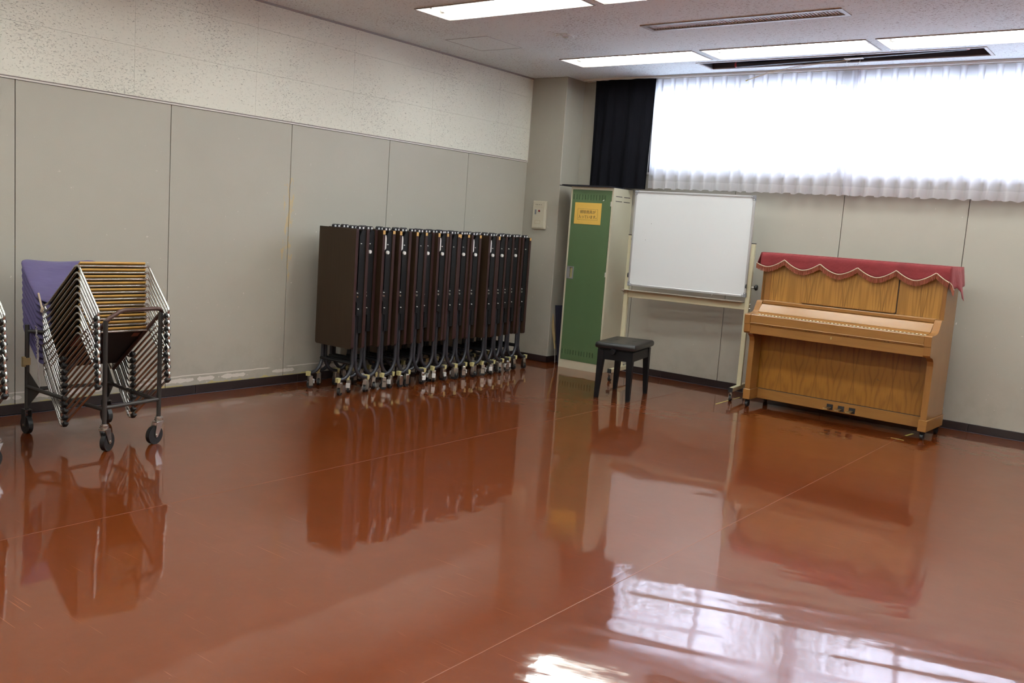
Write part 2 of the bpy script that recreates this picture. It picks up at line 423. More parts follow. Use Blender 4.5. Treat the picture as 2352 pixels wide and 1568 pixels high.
def fillet(pts, r, n=5, closed=False):
    """round the corners of a polyline"""
    pts = [Vector(p) for p in pts]; out = []; N = len(pts)
    for i in range(N):
        if not closed and i in (0, N-1): out.append(pts[i]); continue
        a, b, c = pts[i-1], pts[i], pts[(i+1) % N]
        u = (a-b); v = (c-b); rr = min(r, u.length*.49, v.length*.49)
        p = b+u.normalized()*rr; q = b+v.normalized()*rr
        for k in range(n+1):
            t = k/n; out.append(p*(1-t)**2+b*2*t*(1-t)+q*t*t)
    return out
def thing(name, label, cat, loc=(0, 0, 0), rot=(0, 0, 0), group=None):
    o = bpy.data.objects.new(name, None); COL.objects.link(o); o.location = loc; o.rotation_euler = rot
    return tag(o, label, cat, group)
def tag(o, label, cat, group=None):
    o['label'] = label; o['category'] = cat
    if group: o['group'] = group
    return o
def struct(o): o['kind'] = 'structure'; return o
def copy_tree(o, parent=None):
    c = o.copy(); COL.objects.link(c); c.parent = parent
    for ch in list(o.children): copy_tree(ch, c)
    return c
def plate(name, rects, xs, ys, z0, z1, mat, fn):
    """slab in 2 coords with rectangular holes"""
    X = sorted(set(xs+[r[0] for r in rects]+[r[1] for r in rects])); Y = sorted(set(ys+[r[2] for r in rects]+[r[3] for r in rects]))
    b = MB()
    def hole(i, j):
        if i < 0 or j < 0 or i >= len(X)-1 or j >= len(Y)-1: return True
        cx = (X[i]+X[i+1])/2; cy = (Y[j]+Y[j+1])/2
        return any(r[0] < cx < r[1] and r[2] < cy < r[3] for r in rects)
    for i in range(len(X)-1):
        for j in range(len(Y)-1):
            if hole(i, j): continue
            x0, x1, y0, y1 = X[i], X[i+1], Y[j], Y[j+1]
            A = lambda a, c, d: fn(a, c, d)
            b.add([A(x0, y0, z0), A(x1, y0, z0), A(x1, y1, z0), A(x0, y1, z0)], [(0, 1, 2, 3)])
            b.add([A(x0, y0, z1), A(x1, y0, z1), A(x1, y1, z1), A(x0, y1, z1)], [(0, 1, 2, 3)])
            for (di, dj, e) in ((-1, 0, ((x0, y0), (x0, y1))), (1, 0, ((x1, y0), (x1, y1))), (0, -1, ((x0, y0), (x1, y0))), (0, 1, ((x0, y1), (x1, y1)))):
                if hole(i+di, j+dj):
                    b.add([A(*e[0], z0), A(*e[1], z0), A(*e[1], z1), A(*e[0], z1)], [(0, 1, 2, 3)])
    return b.obj(name, mat)

# ------------------------------------------------------------------ room shell
XR, YF = 7.9, -9.6
fl = struct(MB().box(-0.2, XR+0.2, YF-0.2, 0.2, -0.1, 0.0).obj('floor', 'red_floor'))
for x in (2.07, 3.99, 5.91):
    MB().box(x-0.0016, x+0.0016, YF, -0.01, 0.0, 0.0006).obj('floor_seam', 'floor_seam', fl)

LX = [0.875+1.355*i for i in range(5)]; LY = [-0.90-1.91*i for i in range(5)]
OFF = {1: 0.07}
FIX = [(x+OFF.get(j, 0), x+OFF.get(j, 0)+1.27, y-0.185, y+0.175) for x in LX for j, y in enumerate(LY)]
VENT = (2.225, 3.615, -1.985, -1.835); SLOT = (1.97, 4.18, -0.60, -0.325)
cl = struct(plate('ceiling', FIX+[VENT, SLOT], [-0.2, XR+0.2], [YF-0.2, 0.2], H, H+0.02, 'acoustic_ceiling', lambda a, b, z: (a, b, z)))
b = MB()   # closed space above the ceiling
b.box(-0.2, XR+0.2, YF-0.2, 0.2, H+0.30, H+0.34); struct(b.obj('trim_10', 'duct_black'))

PX, PY = 0.424, 0.309
# left wall: dark backing, painted boards, acoustic boards above
wl = struct(MB().box(-0.2, -0.012, YF-0.2, 0.2, 0, H+0.3).obj('wall_left', 'dark_gap'))
J = [-9.6, -9.37, -8.36, -7.34, -6.325, -5.312, -4.305, -3.292, -2.257, -1.228, -PY]
for a, b_ in zip(J[:-1], J[1:]):
    MB().bbox(-0.012, 0, a+0.0025, b_-0.0025, 0.055, 2.0, 0.0015).obj('wall_panel', 'paint_left', wl)
JU = [-9.6]+[-4.575-0.94*i for i in range(5, 0, -1)]+[-4.575, -3.635, -2.70, -1.765, -0.83, -PY]
for a, b_ in zip(JU[:-1], JU[1:]):
    for z0, z1 in ((2.018, 2.33), (2.33, 2.64), (2.64, H)):
        MB().box(-0.012, 0.004, a+0.0006, b_-0.0006, z0+0.0006, z1-0.0006).obj('acoustic_board', 'acoustic_wall', wl)
struct(MB().box(-0.01, 0.007, YF, -PY, 2.002, 2.012).obj('trim_1', 'trim_white'))
struct(MB().box(-0.01, 0.003, YF, -PY, 2.012, 2.018).obj('trim_2', 'trim_dark'))
struct(MB().box(0.0, 0.012, YF, -PY, H-0.014, H).obj('trim_3', 'vent_frame'))
def skirt(name, segs, side):
    root = struct(MB().box(*segs[0], 0, 0.002).obj(name, 'skirting_foot'))
    for s_ in segs[1:]:
        MB().bbox(*s_, 0.004, 0.066, 0.002).obj('skirting_board', 'skirting', root)
    return root
ys = [YF, -8.65, -7.74, -6.83, -5.92, -4.99, -4.072, -3.153, -2.24, -1.33, -PY]
skirt('baseboard_left', [(0, 0.014, YF, -PY)]+[(-0.005, 0.010, a+.0008, b_-.0008) for a, b_ in zip(ys[:-1], ys[1:])], 'l')

# corner pillar
pil = struct(MB().bbox(-0.1, PX, -PY, 0.1, 0, H, 0.004).obj('wall_pillar', 'paint_back'))
MB().bbox(0, PX+0.010, -PY-0.010, -PY, 0.004, 0.066, 0.002).obj('skirting_board', 'skirting', pil)
MB().bbox(PX, PX+0.010, -PY-0.010, -0.001, 0.004, 0.066, 0.002).obj('skirting_board', 'skirting', pil)
MB().box(0.0, 0.006, -PY-0.006, -PY, 2.01, H).obj('corner_bead', 'trim_white', pil)

# back wall
WX0, WX1, WZ0, WZ1 = 1.22, 6.76, 1.955, 2.77
wb = struct(plate('wall_back', [(WX0, WX1, WZ0, WZ1)], [PX-0.3, XR+0.2], [0.0, H+0.3], 0.012, 0.20, 'dark_gap', lambda a, b, z: (a, z, b)))
JB = [PX, 1.165, 2.150, 3.131, 4.097, 5.07, 6.04, 7.01, XR]
for a, b_ in zip(JB[:-1], JB[1:]):
    MB().bbox(a+0.0025, b_-0.0025, 0, 0.012, 0.055, 1.93, 0.0015).obj('wall_panel', 'paint_back', wb)
MB().box(PX, 0.62, 0.0, 0.012, 1.93, H).obj('wall_panel', 'paint_back', wb)
MB().box(0.62, WX0, 0.0, 0.012, 1.93, H).obj('wall_panel', 'paint_back', wb)
MB().box(WX1, XR, 0.0, 0.012, 1.93, H).obj('wall_panel', 'paint_back', wb)
MB().box(WX0, WX1, 0.0, 0.012, 1.93, WZ0).obj('wall_panel', 'paint_back', wb)
MB().box(WX0, WX1, 0.0, 0.012, WZ1, H).obj('wall_panel', 'paint_back', wb)
MB().box(0.618, 0.626, -0.008, 0.0, 1.80, H).obj('corner_bead', 'trim_white', wb)
xs = [PX, 0.66, 1.568, 2.48, 3.39, 4.30, 5.21, 6.12, 7.03, XR]
skirt('baseboard_back', [(PX, XR, -0.014, 0)]+[(a+.0008, b_-.0008, -0.010, 0.005) for a, b_ in zip(xs[:-1], xs[1:])], 'b')
# rest of the room behind the camera
struct(MB().box(XR, XR+0.2, YF-0.2, 0.2, 0, H+0.3).obj('wall_right', 'paint_back'))
struct(MB().box(-0.2, XR+0.2, YF-0.2, YF, 0, H+0.3).obj('wall_front', 'paint_back'))

# window: aluminium sashes with panes
wn = 1
for i, (a, b_) in enumerate(((WX0, 3.06), (3.06, 4.91), (4.91, WX1))):
    m = MB(); t = 0.045
    m.box(a, b_, 0.06, 0.12, WZ0, WZ0+t).box(a, b_, 0.06, 0.12, WZ1-t, WZ1)
    m.box(a, a+t, 0.06, 0.12, WZ0+t, WZ1-t).box(b_-t, b_, 0.06, 0.12, WZ0+t, WZ1-t)
    fr = struct(m.obj('window_%d' % wn, 'alu')); wn += 1
    mid = (a+b_)/2
    MB().box(mid-0.02, mid+0.02, 0.065, 0.115, WZ0+t, WZ1-t).obj('mullion', 'alu', fr)
    for c, d in ((a+t, mid-0.02), (mid+0.02, b_-t)):
        MB().box(c, d, 0.088, 0.092, WZ0+t, WZ1-t).obj('pane', 'window_glass', fr)
struct(MB().box(WX0-0.02, WX1+0.02, -0.012, 0.06, WZ0-0.02, WZ0).obj('trim_4', 'trim_white'))
# eave over the window outside and ground far below
struct(MB().box(-0.5, 9, 0.2, 0.75, 2.86, 3.0).obj('trim_5', 'outside_wall'))

# curtain rails
rail = MB()
for y in (-0.075, -0.135): rail.box(0.50, 7.4, y-0.011, y+0.011, H-0.020, H-0.001)
struct(rail.obj('trim_6', 'trim_white'))

# ------------------------------------------------------------------ ceiling fittings
# fluorescent troughs
def fixture_meshes():
    L, W, D = 1.27, 0.36, 0.085
    m = MB()   # flared reflector, open downwards
    t = 0.010; a = 0.045
    o = [(0, 0), (L, 0), (L, W), (0, W)]; i = [(0.03, a), (L-0.03, a), (L-0.03, W-a), (0.03, W-a)]
    vs = [(x, y, 0.0) for x, y in o]+[(x, y, D) for x, y in i]
    m.add(vs, [(0, 1, 5, 4), (1, 2, 6, 5), (2, 3, 7, 6), (3, 0, 4, 7), (4, 5, 6, 7)])
    vs2 = [(x, y, 0.0) for x, y in ((-0.0, -0.0), (L, 0), (L, W), (0, W))]+[(x, y, D+0.03) for x, y in o]
    m.add(vs2, [(0, 4, 5, 1), (1, 5, 6, 2), (2, 6, 7, 3), (3, 7, 4, 0), (4, 7, 6, 5)])
    fr = MB()
    e = 0.010
    fr.box(-e, L+e, -e, 0, -0.006, 0.004).box(-e, L+e, W, W+e, -0.006, 0.004).box(-e, 0, 0, W, -0.006, 0.004).box(L, L+e, 0, W, -0.006, 0.004)
    tb = MB().cyl((0.052, 0, 0), (L-0.052, 0, 0), 0.0155, 10)
    so = MB().cyl((0.032, 0, 0), (0.054, 0, 0), 0.023, 12).box(0.030, 0.046, -0.018, 0.018, -0.012, 0.045)
    return m.mesh('reflector', ['lamp_white']), fr.mesh('frame', ['vent_frame']), tb.mesh('tube', ['tube_glow']), so.mesh('lamp_socket', ['lamp_white'])
FM = fixture_meshes()
nm = {(0, 0): 'recessed twin-tube ceiling light, leftmost of the row along the window', (1, 0): 'recessed twin-tube ceiling light, middle one above the black ceiling slot',
      (2, 0): 'recessed twin-tube ceiling light cut by the right edge above the curtains', (0, 1): 'recessed twin-tube ceiling light at the top edge, nearest the camera'}
for i, x in enumerate(LX):
    for j, y in enumerate(LY):
        lab = nm.get((i, j), 'twin-tube ceiling light out of view, %s row from window, %s from left wall' % (('first', 'second', 'third', 'fourth', 'fifth')[j], ('first', 'second', 'third', 'fourth', 'fifth')[i]))
        g = 'recessed fluorescent ceiling lights' if (i, j) in nm else 'ceiling lights behind the camera'
        t = thing('ceiling_light', lab, 'light', (x+OFF.get(j, 0), y-0.185, H), group=g)
        place('reflector', FM[0], t); place('frame', FM[1], t)
        for yy in (0.115, 0.245):
            place('tube', FM[2], t, (0, yy, 0.045))
            place('lamp_socket', FM[3], t, (0, yy, 0.045)); place('lamp_socket', FM[3], t, (1.27, yy, 0.045), (0, 0, pi))
# air vent
vx0, vx1, vy0, vy1 = VENT
t = thing('air_vent', 'long narrow ceiling vent with a row of thin metal blades', 'vent', (vx0, vy0, H))
L = vx1-vx0; W = vy1-vy0
MB().box(-0.022, L+0.022, -0.022, 0.008, -0.006, 0.012).box(-0.022, L+0.022, W-0.008, W+0.022, -0.006, 0.012).box(-0.022, 0.006, 0.008, W-0.008, -0.006, 0.012).box(L-0.006, L+0.022, 0.008, W-0.008, -0.006, 0.012).obj('frame', 'vent_frame', t)
MB().box(0, L, 0, 0.002, 0.012, 0.12).box(0, L, W-0.002, W, 0.012, 0.12).box(0, 0.002, 0, W, 0.012, 0.12).box(L-0.002, L, 0, W, 0.012, 0.12).box(0, L, 0, W, 0.118, 0.12).obj('duct', 'duct_black', t)
sm_ = MB().box(-0.0026, 0.0026, 0.008, W-0.008, 0.002, 0.028).mesh('blade', ['vent_slat'])
n = 62
for i in range(n): place('blade', sm_, t, (0.012+(L-0.024)*(i+.5)/n, 0, 0), (0, 0.15, 0))
# recessed hanging-tube slot
sx0, sx1, sy0, sy1 = SLOT; L = sx1-sx0; W = sy1-sy0
t = thing('ceiling_slot', 'long recessed slot in the ceiling in front of the curtain', 'ceiling slot', (sx0, sy0, H))
m = MB(); e = 0.02
m.box(-e, L+e, -e, 0.003, -0.005, 0.004).box(-e, L+e, W-0.003, W+e, -0.005, 0.004).box(-e, 0.003, 0.003, W-0.003, -0.005, 0.004).box(L-0.003, L+e, 0.003, W-0.003, -0.005, 0.004)
m.obj('frame', 'vent_frame', t)
MB().box(0, L, 0, 0.003, 0.004, 0.16).box(0, L, W-0.003, W, 0.004, 0.16).box(0, 0.003, 0, W, 0.004, 0.16).box(L-0.003, L, 0, W, 0.004, 0.16).box(0, L, 0, W, 0.157, 0.16).obj('trough', ['slot_wall'], t)
MB().box(0.02, L-0.05, 0.055, 0.085, 0.03, 0.075).obj('lifting_rail', 'vent_slat', t)
MB().box(0.10, 0.30, 0.10, 0.14, 0.03, 0.05).obj('bracket', 'red_paint', t)
t2 = thing('hanging_tube', 'black tube with red end caps hung in the ceiling slot', 'pole', (0, 0, 0))
MB().cyl((2.28, -0.50, 2.825), (4.05, -0.52, 2.862), 0.024, 12).obj('tube', 'navy_black', t2)
MB().cyl((2.262, -0.50, 2.8245), (2.292, -0.50, 2.8255), 0.022, 12).obj('end_cap', 'red_paint', t2)
MB().cyl((4.04, -0.52, 2.8615), (4.07, -0.52, 2.8625), 0.022, 12).obj('end_cap', 'red_paint', t2)
MB().tube([(3.20, -0.52, 2.825), (3.20, -0.525, 2.79), (3.215, -0.525, 2.775), (3.25, -0.525, 2.77), (3.285, -0.525, 2.775), (3.30, -0.525, 2.79), (3.30, -0.52, 2.825)], 0.0016, 6).obj('hook', 'chrome', t2)
MB().box(3.18, 3.32, -0.545, -0.50, 2.818, 2.824).obj('bracket', 'silver_label', t2)
t3 = thing('pull_cord', 'pair of thin cords drooping from the black tube towards the curtain', 'cord')
for dz in (0, 0.008):
    MB().tube([(3.22, -0.51, 2.812+dz*.3), (3.0, -0.50, 2.80+dz), (2.75, -0.47, 2.783+dz), (2.5, -0.40, 2.757+dz), (2.30, -0.33, 2.724+dz*.2)], 0.0022, 6).obj('cord', 'cord_cream', t3)
MB().cyl((2.312, -0.334, 2.727), (2.29, -0.327, 2.721), 0.006, 8).obj('cord_tip', 'brass', t3)
# inspection hatch, round detector
t = thing('inspection_hatch', 'square access panel flush in the ceiling, thin grey frame', 'hatch', (0.405, -2.09, H))
m = MB(); S = 0.453; e = 0.008
m.box(0, S, 0, e, -0.0025, 0.003).box(0, S, 0.474-e, 0.474, -0.0025, 0.003).box(0, e, e, 0.474-e, -0.0025, 0.003).box(S-e, S, e, 0.474-e, -0.0025, 0.003)
m.obj('frame', 'hatch_frame', t)
MB().box(e+.002, S-e-.002, e+.002, 0.474-e-.002, -0.0015, 0.001).obj('panel', 'acoustic_ceiling', t)
t = thing('ceiling_detector', 'small round flush detector in the ceiling between the lights', 'detector', (1.477, -1.89, H))
MB().cyl((0, 0, 0), (0, 0, -0.004), 0.085, 32).cyl((0, 0, -0.004), (0, 0, -0.008), 0.07, 32, r2=0.062).obj('disc', 'acoustic_ceiling', t)
MB().cyl((0, 0, -0.008), (0, 0, -0.013), 0.022, 16).obj('lens', 'chrome', t)

# ------------------------------------------------------------------ curtains
def sheer_curtain(x0, x1, y, label, yo=0.0, seed=1):
    rnd = random.Random(seed); p = 0.128; n = int(round((x1-x0)/p)); p = (x1-x0)/n
    NT_ = n*20; ZL = [0, .03, .08, .16, .3, .5, .7, .85, .93, .97, 1.0]
    ztop, zbot, zh = H-0.022, 1.80, 1.872
    amp = [rnd.uniform(.7, 1.2) for _ in range(n+2)]; ph = [rnd.uniform(-.12, .12) for _ in range(n+2)]
    def P(i, z):
        t = i/20; k = int(t); fr = t-k
        a = amp[k]*(1-fr)+amp[min(k+1, n)]*fr; h_ = ph[k]*(1-fr)+ph[min(k+1, n)]*fr
        g = (ztop-z)/(ztop-zbot)
        # tight three-layer pleat at the top opening into a soft wave below
        pinch = max(0.0, 1-g*1.3)
        s = math.exp(-((fr-.5)/.10)**2)
        x = t*p + pinch*0.016*sin(2*pi*(fr-.5)/.34)*s*2.0 + h_*g*p*.6*a
        yy = (1-pinch)*0.026*a*(0.4+g)*sin(2*pi*(fr+h_)) - pinch*0.030*s
        return (min(max(x0+x, x0), x1), y+yy+yo*g, z+(0.006*sin(2*pi*fr*1.0+k*2.1)*g if z <= zbot+1e-4 else 0))
    def strip(name, za, zb, mat, parent, off=0.0):
        zs = [za+(zb-za)*q for q in ZL]; m = MB(); vs = []
        for z in zs:
            for i in range(NT_+1):
                a = P(i, z); vs.append((a[0], a[1]+off, a[2]))
        N = NT_+1
        m.add(vs, [(r*N+i, r*N+i+1, (r+1)*N+i+1, (r+1)*N+i) for r in range(len(zs)-1) for i in range(NT_)], 0, True)
        return m.obj(name, mat, parent)
    t = thing('sheer_curtain', label, 'curtain', (0, 0, 0), group='white sheer curtains at the window')
    strip('cloth', ztop, zh, 'sheer_cloth', t); strip('hem', zh, zbot, 'sheer_hem', t)
    return t
sheer_curtain(1.27, 3.20, -0.075, 'white pleated sheer curtain beside the black curtain', seed=3)
sheer_curtain(3.13, 5.15, -0.068, 'white pleated sheer curtain at the right edge, above the piano', seed=5)
sheer_curtain(5.08, 6.9, -0.075, 'white pleated sheer curtain outside the picture', seed=8)
# black drape drawn to the side
def drape():
    m = MB(); x0, x1 = 0.645, 1.30; N = 110; zs = [H-0.02, 2.6, 2.35, 2.1, 1.95, 1.82]; vs = []
    for side in (0, 1):
        for z in zs:
            g = (H-z)/1.03
            for i in range(N+1):
                t = i/N
                yv = 0.012*sin(2*pi*t*5.5+1.5*sin(g*2)+2*sin(t*5))*(0.5+.7*g)+0.012*sin(2*pi*t*2.3+g*1.5)
                x = x0+(x1-x0)*t-0.012*g*t
                bot = 1.798-0.012*t
                zz = z if z > 1.83 else bot
                vs.append((x, -0.137+yv+(0.004 if side else 0), zz))
    M_ = N+1; R = len(zs)
    for s_ in (0, 1):
        o = s_*M_*R
        m_ = [(o+r*M_+i, o+r*M_+i+1, o+(r+1)*M_+i+1, o+(r+1)*M_+i) for r in range(R-1) for i in range(N)]
        m.add([], [])
        for f in m_: m.f.append(list(f)); m.m.append(0); m.sm.append(True)
    m.v = vs
    return tag(m.obj('blackout_curtain', 'black_cloth'), 'black curtain drawn to the left end of the window, behind the locker', 'curtain')
drape()

# tree outside the left part of the window
def tree(x, y, z0, label, seed, n=1500, r=1.1):
    rnd = random.Random(seed); t = thing('garden_tree', label, 'tree', (x, y, 0), group='trees outside the window')
    MB().cyl((0, 0, 0), (0.05, 0, z0), 0.09, 10, r2=0.05).obj('trunk', 'bark', t)
    m = MB()
    for _ in range(n):
        a = Vector((rnd.gauss(0, 1), rnd.gauss(0, 1), rnd.gauss(0, 1))).normalized()*r*rnd.random()**.4
        c = Vector((a.x, a.y*.6, z0+a.z*.8)); u = Vector((rnd.uniform(-1, 1), rnd.uniform(-1, 1), rnd.uniform(-1, 1))).normalized()*.055
        v = u.orthogonal().normalized()*.028
        m.add([c-u, c+v, c+u, c-v], [(0, 1, 2, 3)])
    o = m.obj('foliage', 'leaf', t); o['kind'] = 'stuff'
tree(-0.3, 3.2, 3.4, 'leafy tree seen through the sheer curtain beside the black curtain', 1)
tree(1.6, 4.6, 4.3, 'leafy tree whose crown shows above the left half of the window', 2, 1300, 1.0)

# ------------------------------------------------------------------ wall alarm box on the pillar
t = thing('alarm_box', 'ivory wall box with red lamp on the corner pillar', 'switch box', (0.130, -PY, 1.34))
MB().bbox(0, 0.163, -0.028, 0, 0, 0.281, 0.004).obj('case', 'ivory_box', t)
MB().bbox(0.006, 0.150, -0.032, -0.026, 0.012, 0.272, 0.002).obj('cover', 'ivory_box', t)
for i in range(4):
    c = 0.044+0.021*i
    MB().box(c-.004, c+.004, -0.0328, -0.0318, 0.239, 0.2405).box(c-.004, c+.004, -0.0328, -0.0318, 0.245, 0.2465).box(c-.001, c+.001, -0.0328, -0.0318, 0.2385, 0.248).box(c-.0035, c-.002, -0.0328, -0.0318, 0.239, 0.246).obj('printed_character', 'ink', t)
MB().box(0.026, 0.130, -0.0328, -0.0318, 0.2185, 0.220).obj('red_line', 'cardboard', t)
MB().box(0.033, 0.052, -0.0335, -0.0315, 0.145, 0.193).obj('name_slot', 'grey_plastic', t)
MB().cyl((0.089, -0.03, 0.181), (0.089, -0.042, 0.181), 0.0105, 16, r2=0.008).obj('lamp', 'red_lamp', t)
MB().cyl((0.089, -0.03, 0.181), (0.089, -0.0345, 0.181), 0.0135, 16).obj('lamp_ring', 'dull_chrome', t)
m = MB(); m.box(0.042, 0.107, -0.0332, -0.0318, 0.052, 0.054).box(0.042, 0.107, -0.0332, -0.0318, 0.084, 0.086).box(0.042, 0.044, -0.0332, -0.0318, 0.054, 0.084).box(0.105, 0.107, -0.0332, -0.0318, 0.054, 0.084)
m.obj('label_frame', 'cardboard', t)

# ------------------------------------------------------------------ cleaning locker
t = thing('cleaning_locker', 'tall narrow locker with green door and cream sides, orange notice', 'locker', (0.627, -0.395, 0), (0, 0, radians(1.5)))
LW, LD, LH = 0.476, 0.365, 1.775
m = MB()
m.box(0, 0.018, 0, LD, 0, LH).box(LW-0.018, LW, 0, LD, 0, LH).box(0.018, LW-0.018, LD-0.01, LD, 0, LH)
m.box(0.018, LW-0.018, 0, LD-0.01, LH-0.028, LH).box(0.018, LW-0.018, 0, LD-0.01, 0, 0.080)
m.obj('body', 'cream_enamel', t)
SL = [0.036+i*0.0318 for i in range(12)]
holes = [(x, x+0.006, z0, z1) for x in SL for z0, z1 in ((0.138, 0.185), (1.652, 1.700))]+[(0.033, 0.098, 0.885, 1.0)]
d = plate('door', holes, [0.021, LW-0.021], [0.082, LH-0.030], -0.004, 0.008, 'green_enamel', lambda a, b, z: (a, z, b)); d.parent = t
MB().box(0.022, LW-0.022, 0.012, 0.016, 0.083, LH-0.031).obj('liner', 'duct_black', t)
m = MB()
m.box(0.022, 0.033, -0.010, -0.003, 0.882, 1.003).box(0.086, 0.098, -0.010, -0.003, 0.882, 1.003).box(0.033, 0.086, -0.010, -0.003, 0.992, 1.003).box(0.033, 0.086, -0.010, -0.003, 0.882, 0.893).box(0.033, 0.055, -0.012, -0.004, 0.893, 0.992)
hd = m.obj('handle', 'alu', d); MB().box(0.055, 0.086, 0.004, 0.009, 0.893, 0.992).obj('cup', 'cream_cap', d)
for z in (0.15, 0.93, 1.60): MB().bbox(LW-0.024, LW-0.014, -0.009, -0.002, z, z+0.045, 0.002).obj('hinge', 'trim_white', t)
m = MB()
for z in (1.653, 1.698):
    for a in (0.045, 0.20): m.box(LW, LW+0.0008, a, a+0.12, z-0.003, z+0.003)
m.obj('side_slots', 'duct_black', t)
# notice
nt = thing('notice', 'orange paper notice with black Japanese writing on the green door', 'notice', (0.686, -0.399, 1.418), (0, 0, radians(1.5)))
MB().box(0, 0.299, -0.0012, 0, 0, 0.206).obj('paper', 'orange_paper', nt)
m = MB(); a, b_, c, e = 0.036, 0.262, 0.042, 0.146; w_ = 0.0013
m.box(a, b_, -0.0018, -0.001, c, c+w_).box(a, b_, -0.0018, -0.001, e-w_, e).box(a, a+w_, -0.0018, -0.001, c, e).box(b_-w_, b_, -0.0018, -0.001, c, e)
m.obj('printed_frame', 'ink', nt)
def text_obj(s_, size, loc, parent, name, wfix=None):
    cu = bpy.data.curves.new('txt', 'FONT'); cu.body = s_; cu.size = size; cu.align_x = 'CENTER'; cu.extrude = 0.0003; cu.offset = 0.0
    o = bpy.data.objects.new('txt', cu); COL.objects.link(o); bpy.context.view_layer.update()
    dg = bpy.context.evaluated_depsgraph_get(); me = bpy.data.meshes.new_from_object(o.evaluated_get(dg)); bpy.data.objects.remove(o)
    me.materials.clear(); me.materials.append(MATS['ink'])
    xs_ = [v.co.x for v in me.vertices]; k = (wfix/(max(xs_)-min(xs_))) if wfix and xs_ else 1
    mx = (max(xs_)+min(xs_))/2 if xs_ else 0
    for v in me.vertices: v.co = ((v.co.x-mx)*k, v.co.y, v.co.z)
    p = place(name, me, parent, loc, (radians(90), 0, 0)); return p
text_obj('掃除用具が', 0.036, (0.149, -0.0017, 0.104), nt, 'writing', 0.176)
text_obj('入っています。', 0.036, (0.150, -0.0017, 0.058), nt, 'writing', 0.205)
tp = thing('paint_chip', 'small white scrap of tape on the green locker door', 'tape', (1.0, -0.3995, 1.645), (0, 0, radians(1.5)))
MB().box(0, 0.018, -0.001, 0, 0, 0.006).obj('strip', 'silver_label', tp, None, (0, -0.6, 0))
# boards on top
m = MB(); M1 = Matrix.Rotation(radians(-2), 4, 'Z')
m.bbox(0, 0.60, 0, 0.235, 0, 0.006, 0.002)
bd = thing('black_board', 'flat black board lying on top of the locker', 'board', (0.505, -0.430, 1.7765), (0, 0, radians(1.0)))
m.obj('sheet', 'navy_black', bd)
bd2 = thing('dark_board', 'thin dark board stacked on the black board over the locker', 'board', (0.53, -0.425, 1.784), (0, 0, radians(2.0)))
MB().bbox(0, 0.55, 0, 0.228, 0, 0.006, 0.002).obj('sheet', 'black_metal', bd2)

# things leaning between pillar and locker
lb = thing('leaning_board', 'dark board leaning between the pillar and the locker', 'board', (0.505, -0.235, 0))
MB().prism([(0.0, 0.004), (0.10, 0.0), (0.07, 0.60), (-0.078, 0.585)], 'y', 0, 0.010).obj('sheet', 'navy_black', lb)
MB().prism([(0.035, 0.006), (0.04, 0.006), (-0.015, 0.59), (-0.021, 0.59)], 'y', -0.003, 0).obj('edge', 'leg_metal', lb)
cb = thing('cardboard_strip', 'torn light brown strip leaning in the gap beside the pillar', 'cardboard', (0.497, -0.262, 0))
MB().prism([(-0.070, 0.50), (-0.098, 0.50), (-0.062, 0.30), (-0.040, 0.215), (-0.022, 0.145), (-0.010, 0.150), (-0.026, 0.225), (-0.020, 0.24), (-0.036, 0.33)], 'y', 0, 0.006).obj('strip', 'cardboard', cb)
MB().tube([(-0.018, 0.003, 0.15), (-0.012, 0.003, 0.10), (-0.006, 0.003, 0.04), (-0.004, 0.003, 0.002)], 0.003, 6).obj('cord', 'white_string', cb)

# ------------------------------------------------------------------ whiteboard on a stand
WBL, WBR = Vector((1.379, -0.467)), Vector((2.516, -0.344))
ang = math.atan2(WBR.y-WBL.y, WBR.x-WBL.x); SP = (WBR-WBL).length
t = thing('whiteboard', 'mobile whiteboard on a cream metal stand with casters', 'whiteboard', (WBL.x, WBL.y, 0), (0, 0, ang))
for s_, x in ((0, 0.0), (1, SP)):
    MB().bbox(x-0.020, x+0.020, -0.014, 0.020, 0.115, 1.345, 0.003).obj('post', 'stand_enamel', t)
    MB().box(x-0.021, x+0.021, -0.015, 0.021, 1.345, 1.352).obj('post_cap', 'black_rubber', t)
    y1 = 0.21 if s_ else 0.24
    ft = MB().bbox(x-0.017, x+0.017, -0.225, y1, 0.080, 0.117, 0.003).obj('foot_bar', 'stand_enamel', t)
    for yy, e in ((-0.228, -1), (y1-0.002, 1)):
        MB().box(x-0.018, x+0.018, yy if e > 0 else yy-0.003, yy+0.005 if e > 0 else yy+0.004, 0.078, 0.118).obj('end_cap', 'black_rubber', ft)
        cs = MB().cyl((x, yy-e*.02, 0.078), (x, yy-e*.02, 0.062), 0.012, 10).box(x-0.014, x-0.010, yy-e*.02-.014, yy-e*.02+.014, 0.022, 0.066).box(x+0.010, x+0.014, yy-e*.02-.014, yy-e*.02+.014, 0.022, 0.066).obj('caster', 'dull_chrome', t)
        MB().cyl((x-0.009, yy-e*.02, 0.0255), (x+0.009, yy-e*.02, 0.0255), 0.0255, 20).obj('wheel', 'black_rubber', cs)
MB().bbox(0.02, SP-0.02, -0.006, 0.018, 0.775, 0.835, 0.003).obj('cross_bar', 'stand_enamel', t)
MB().prism([(-0.075, 0.848), (-0.072, 0.843), (0.0, 0.838), (0.0, 0.846)], 'x', -0.02, SP-0.03).obj('pen_tray', 'trim_white', t)
bz0, bz1, bx0, bx1 = 0.885, 1.752, 0.020, SP-0.012
bd = MB().box(bx0+0.012, bx1-0.012, -0.032, -0.016, bz0+0.012, bz1-0.012).obj('board', 'white_board', t)
m = MB(); e = 0.018
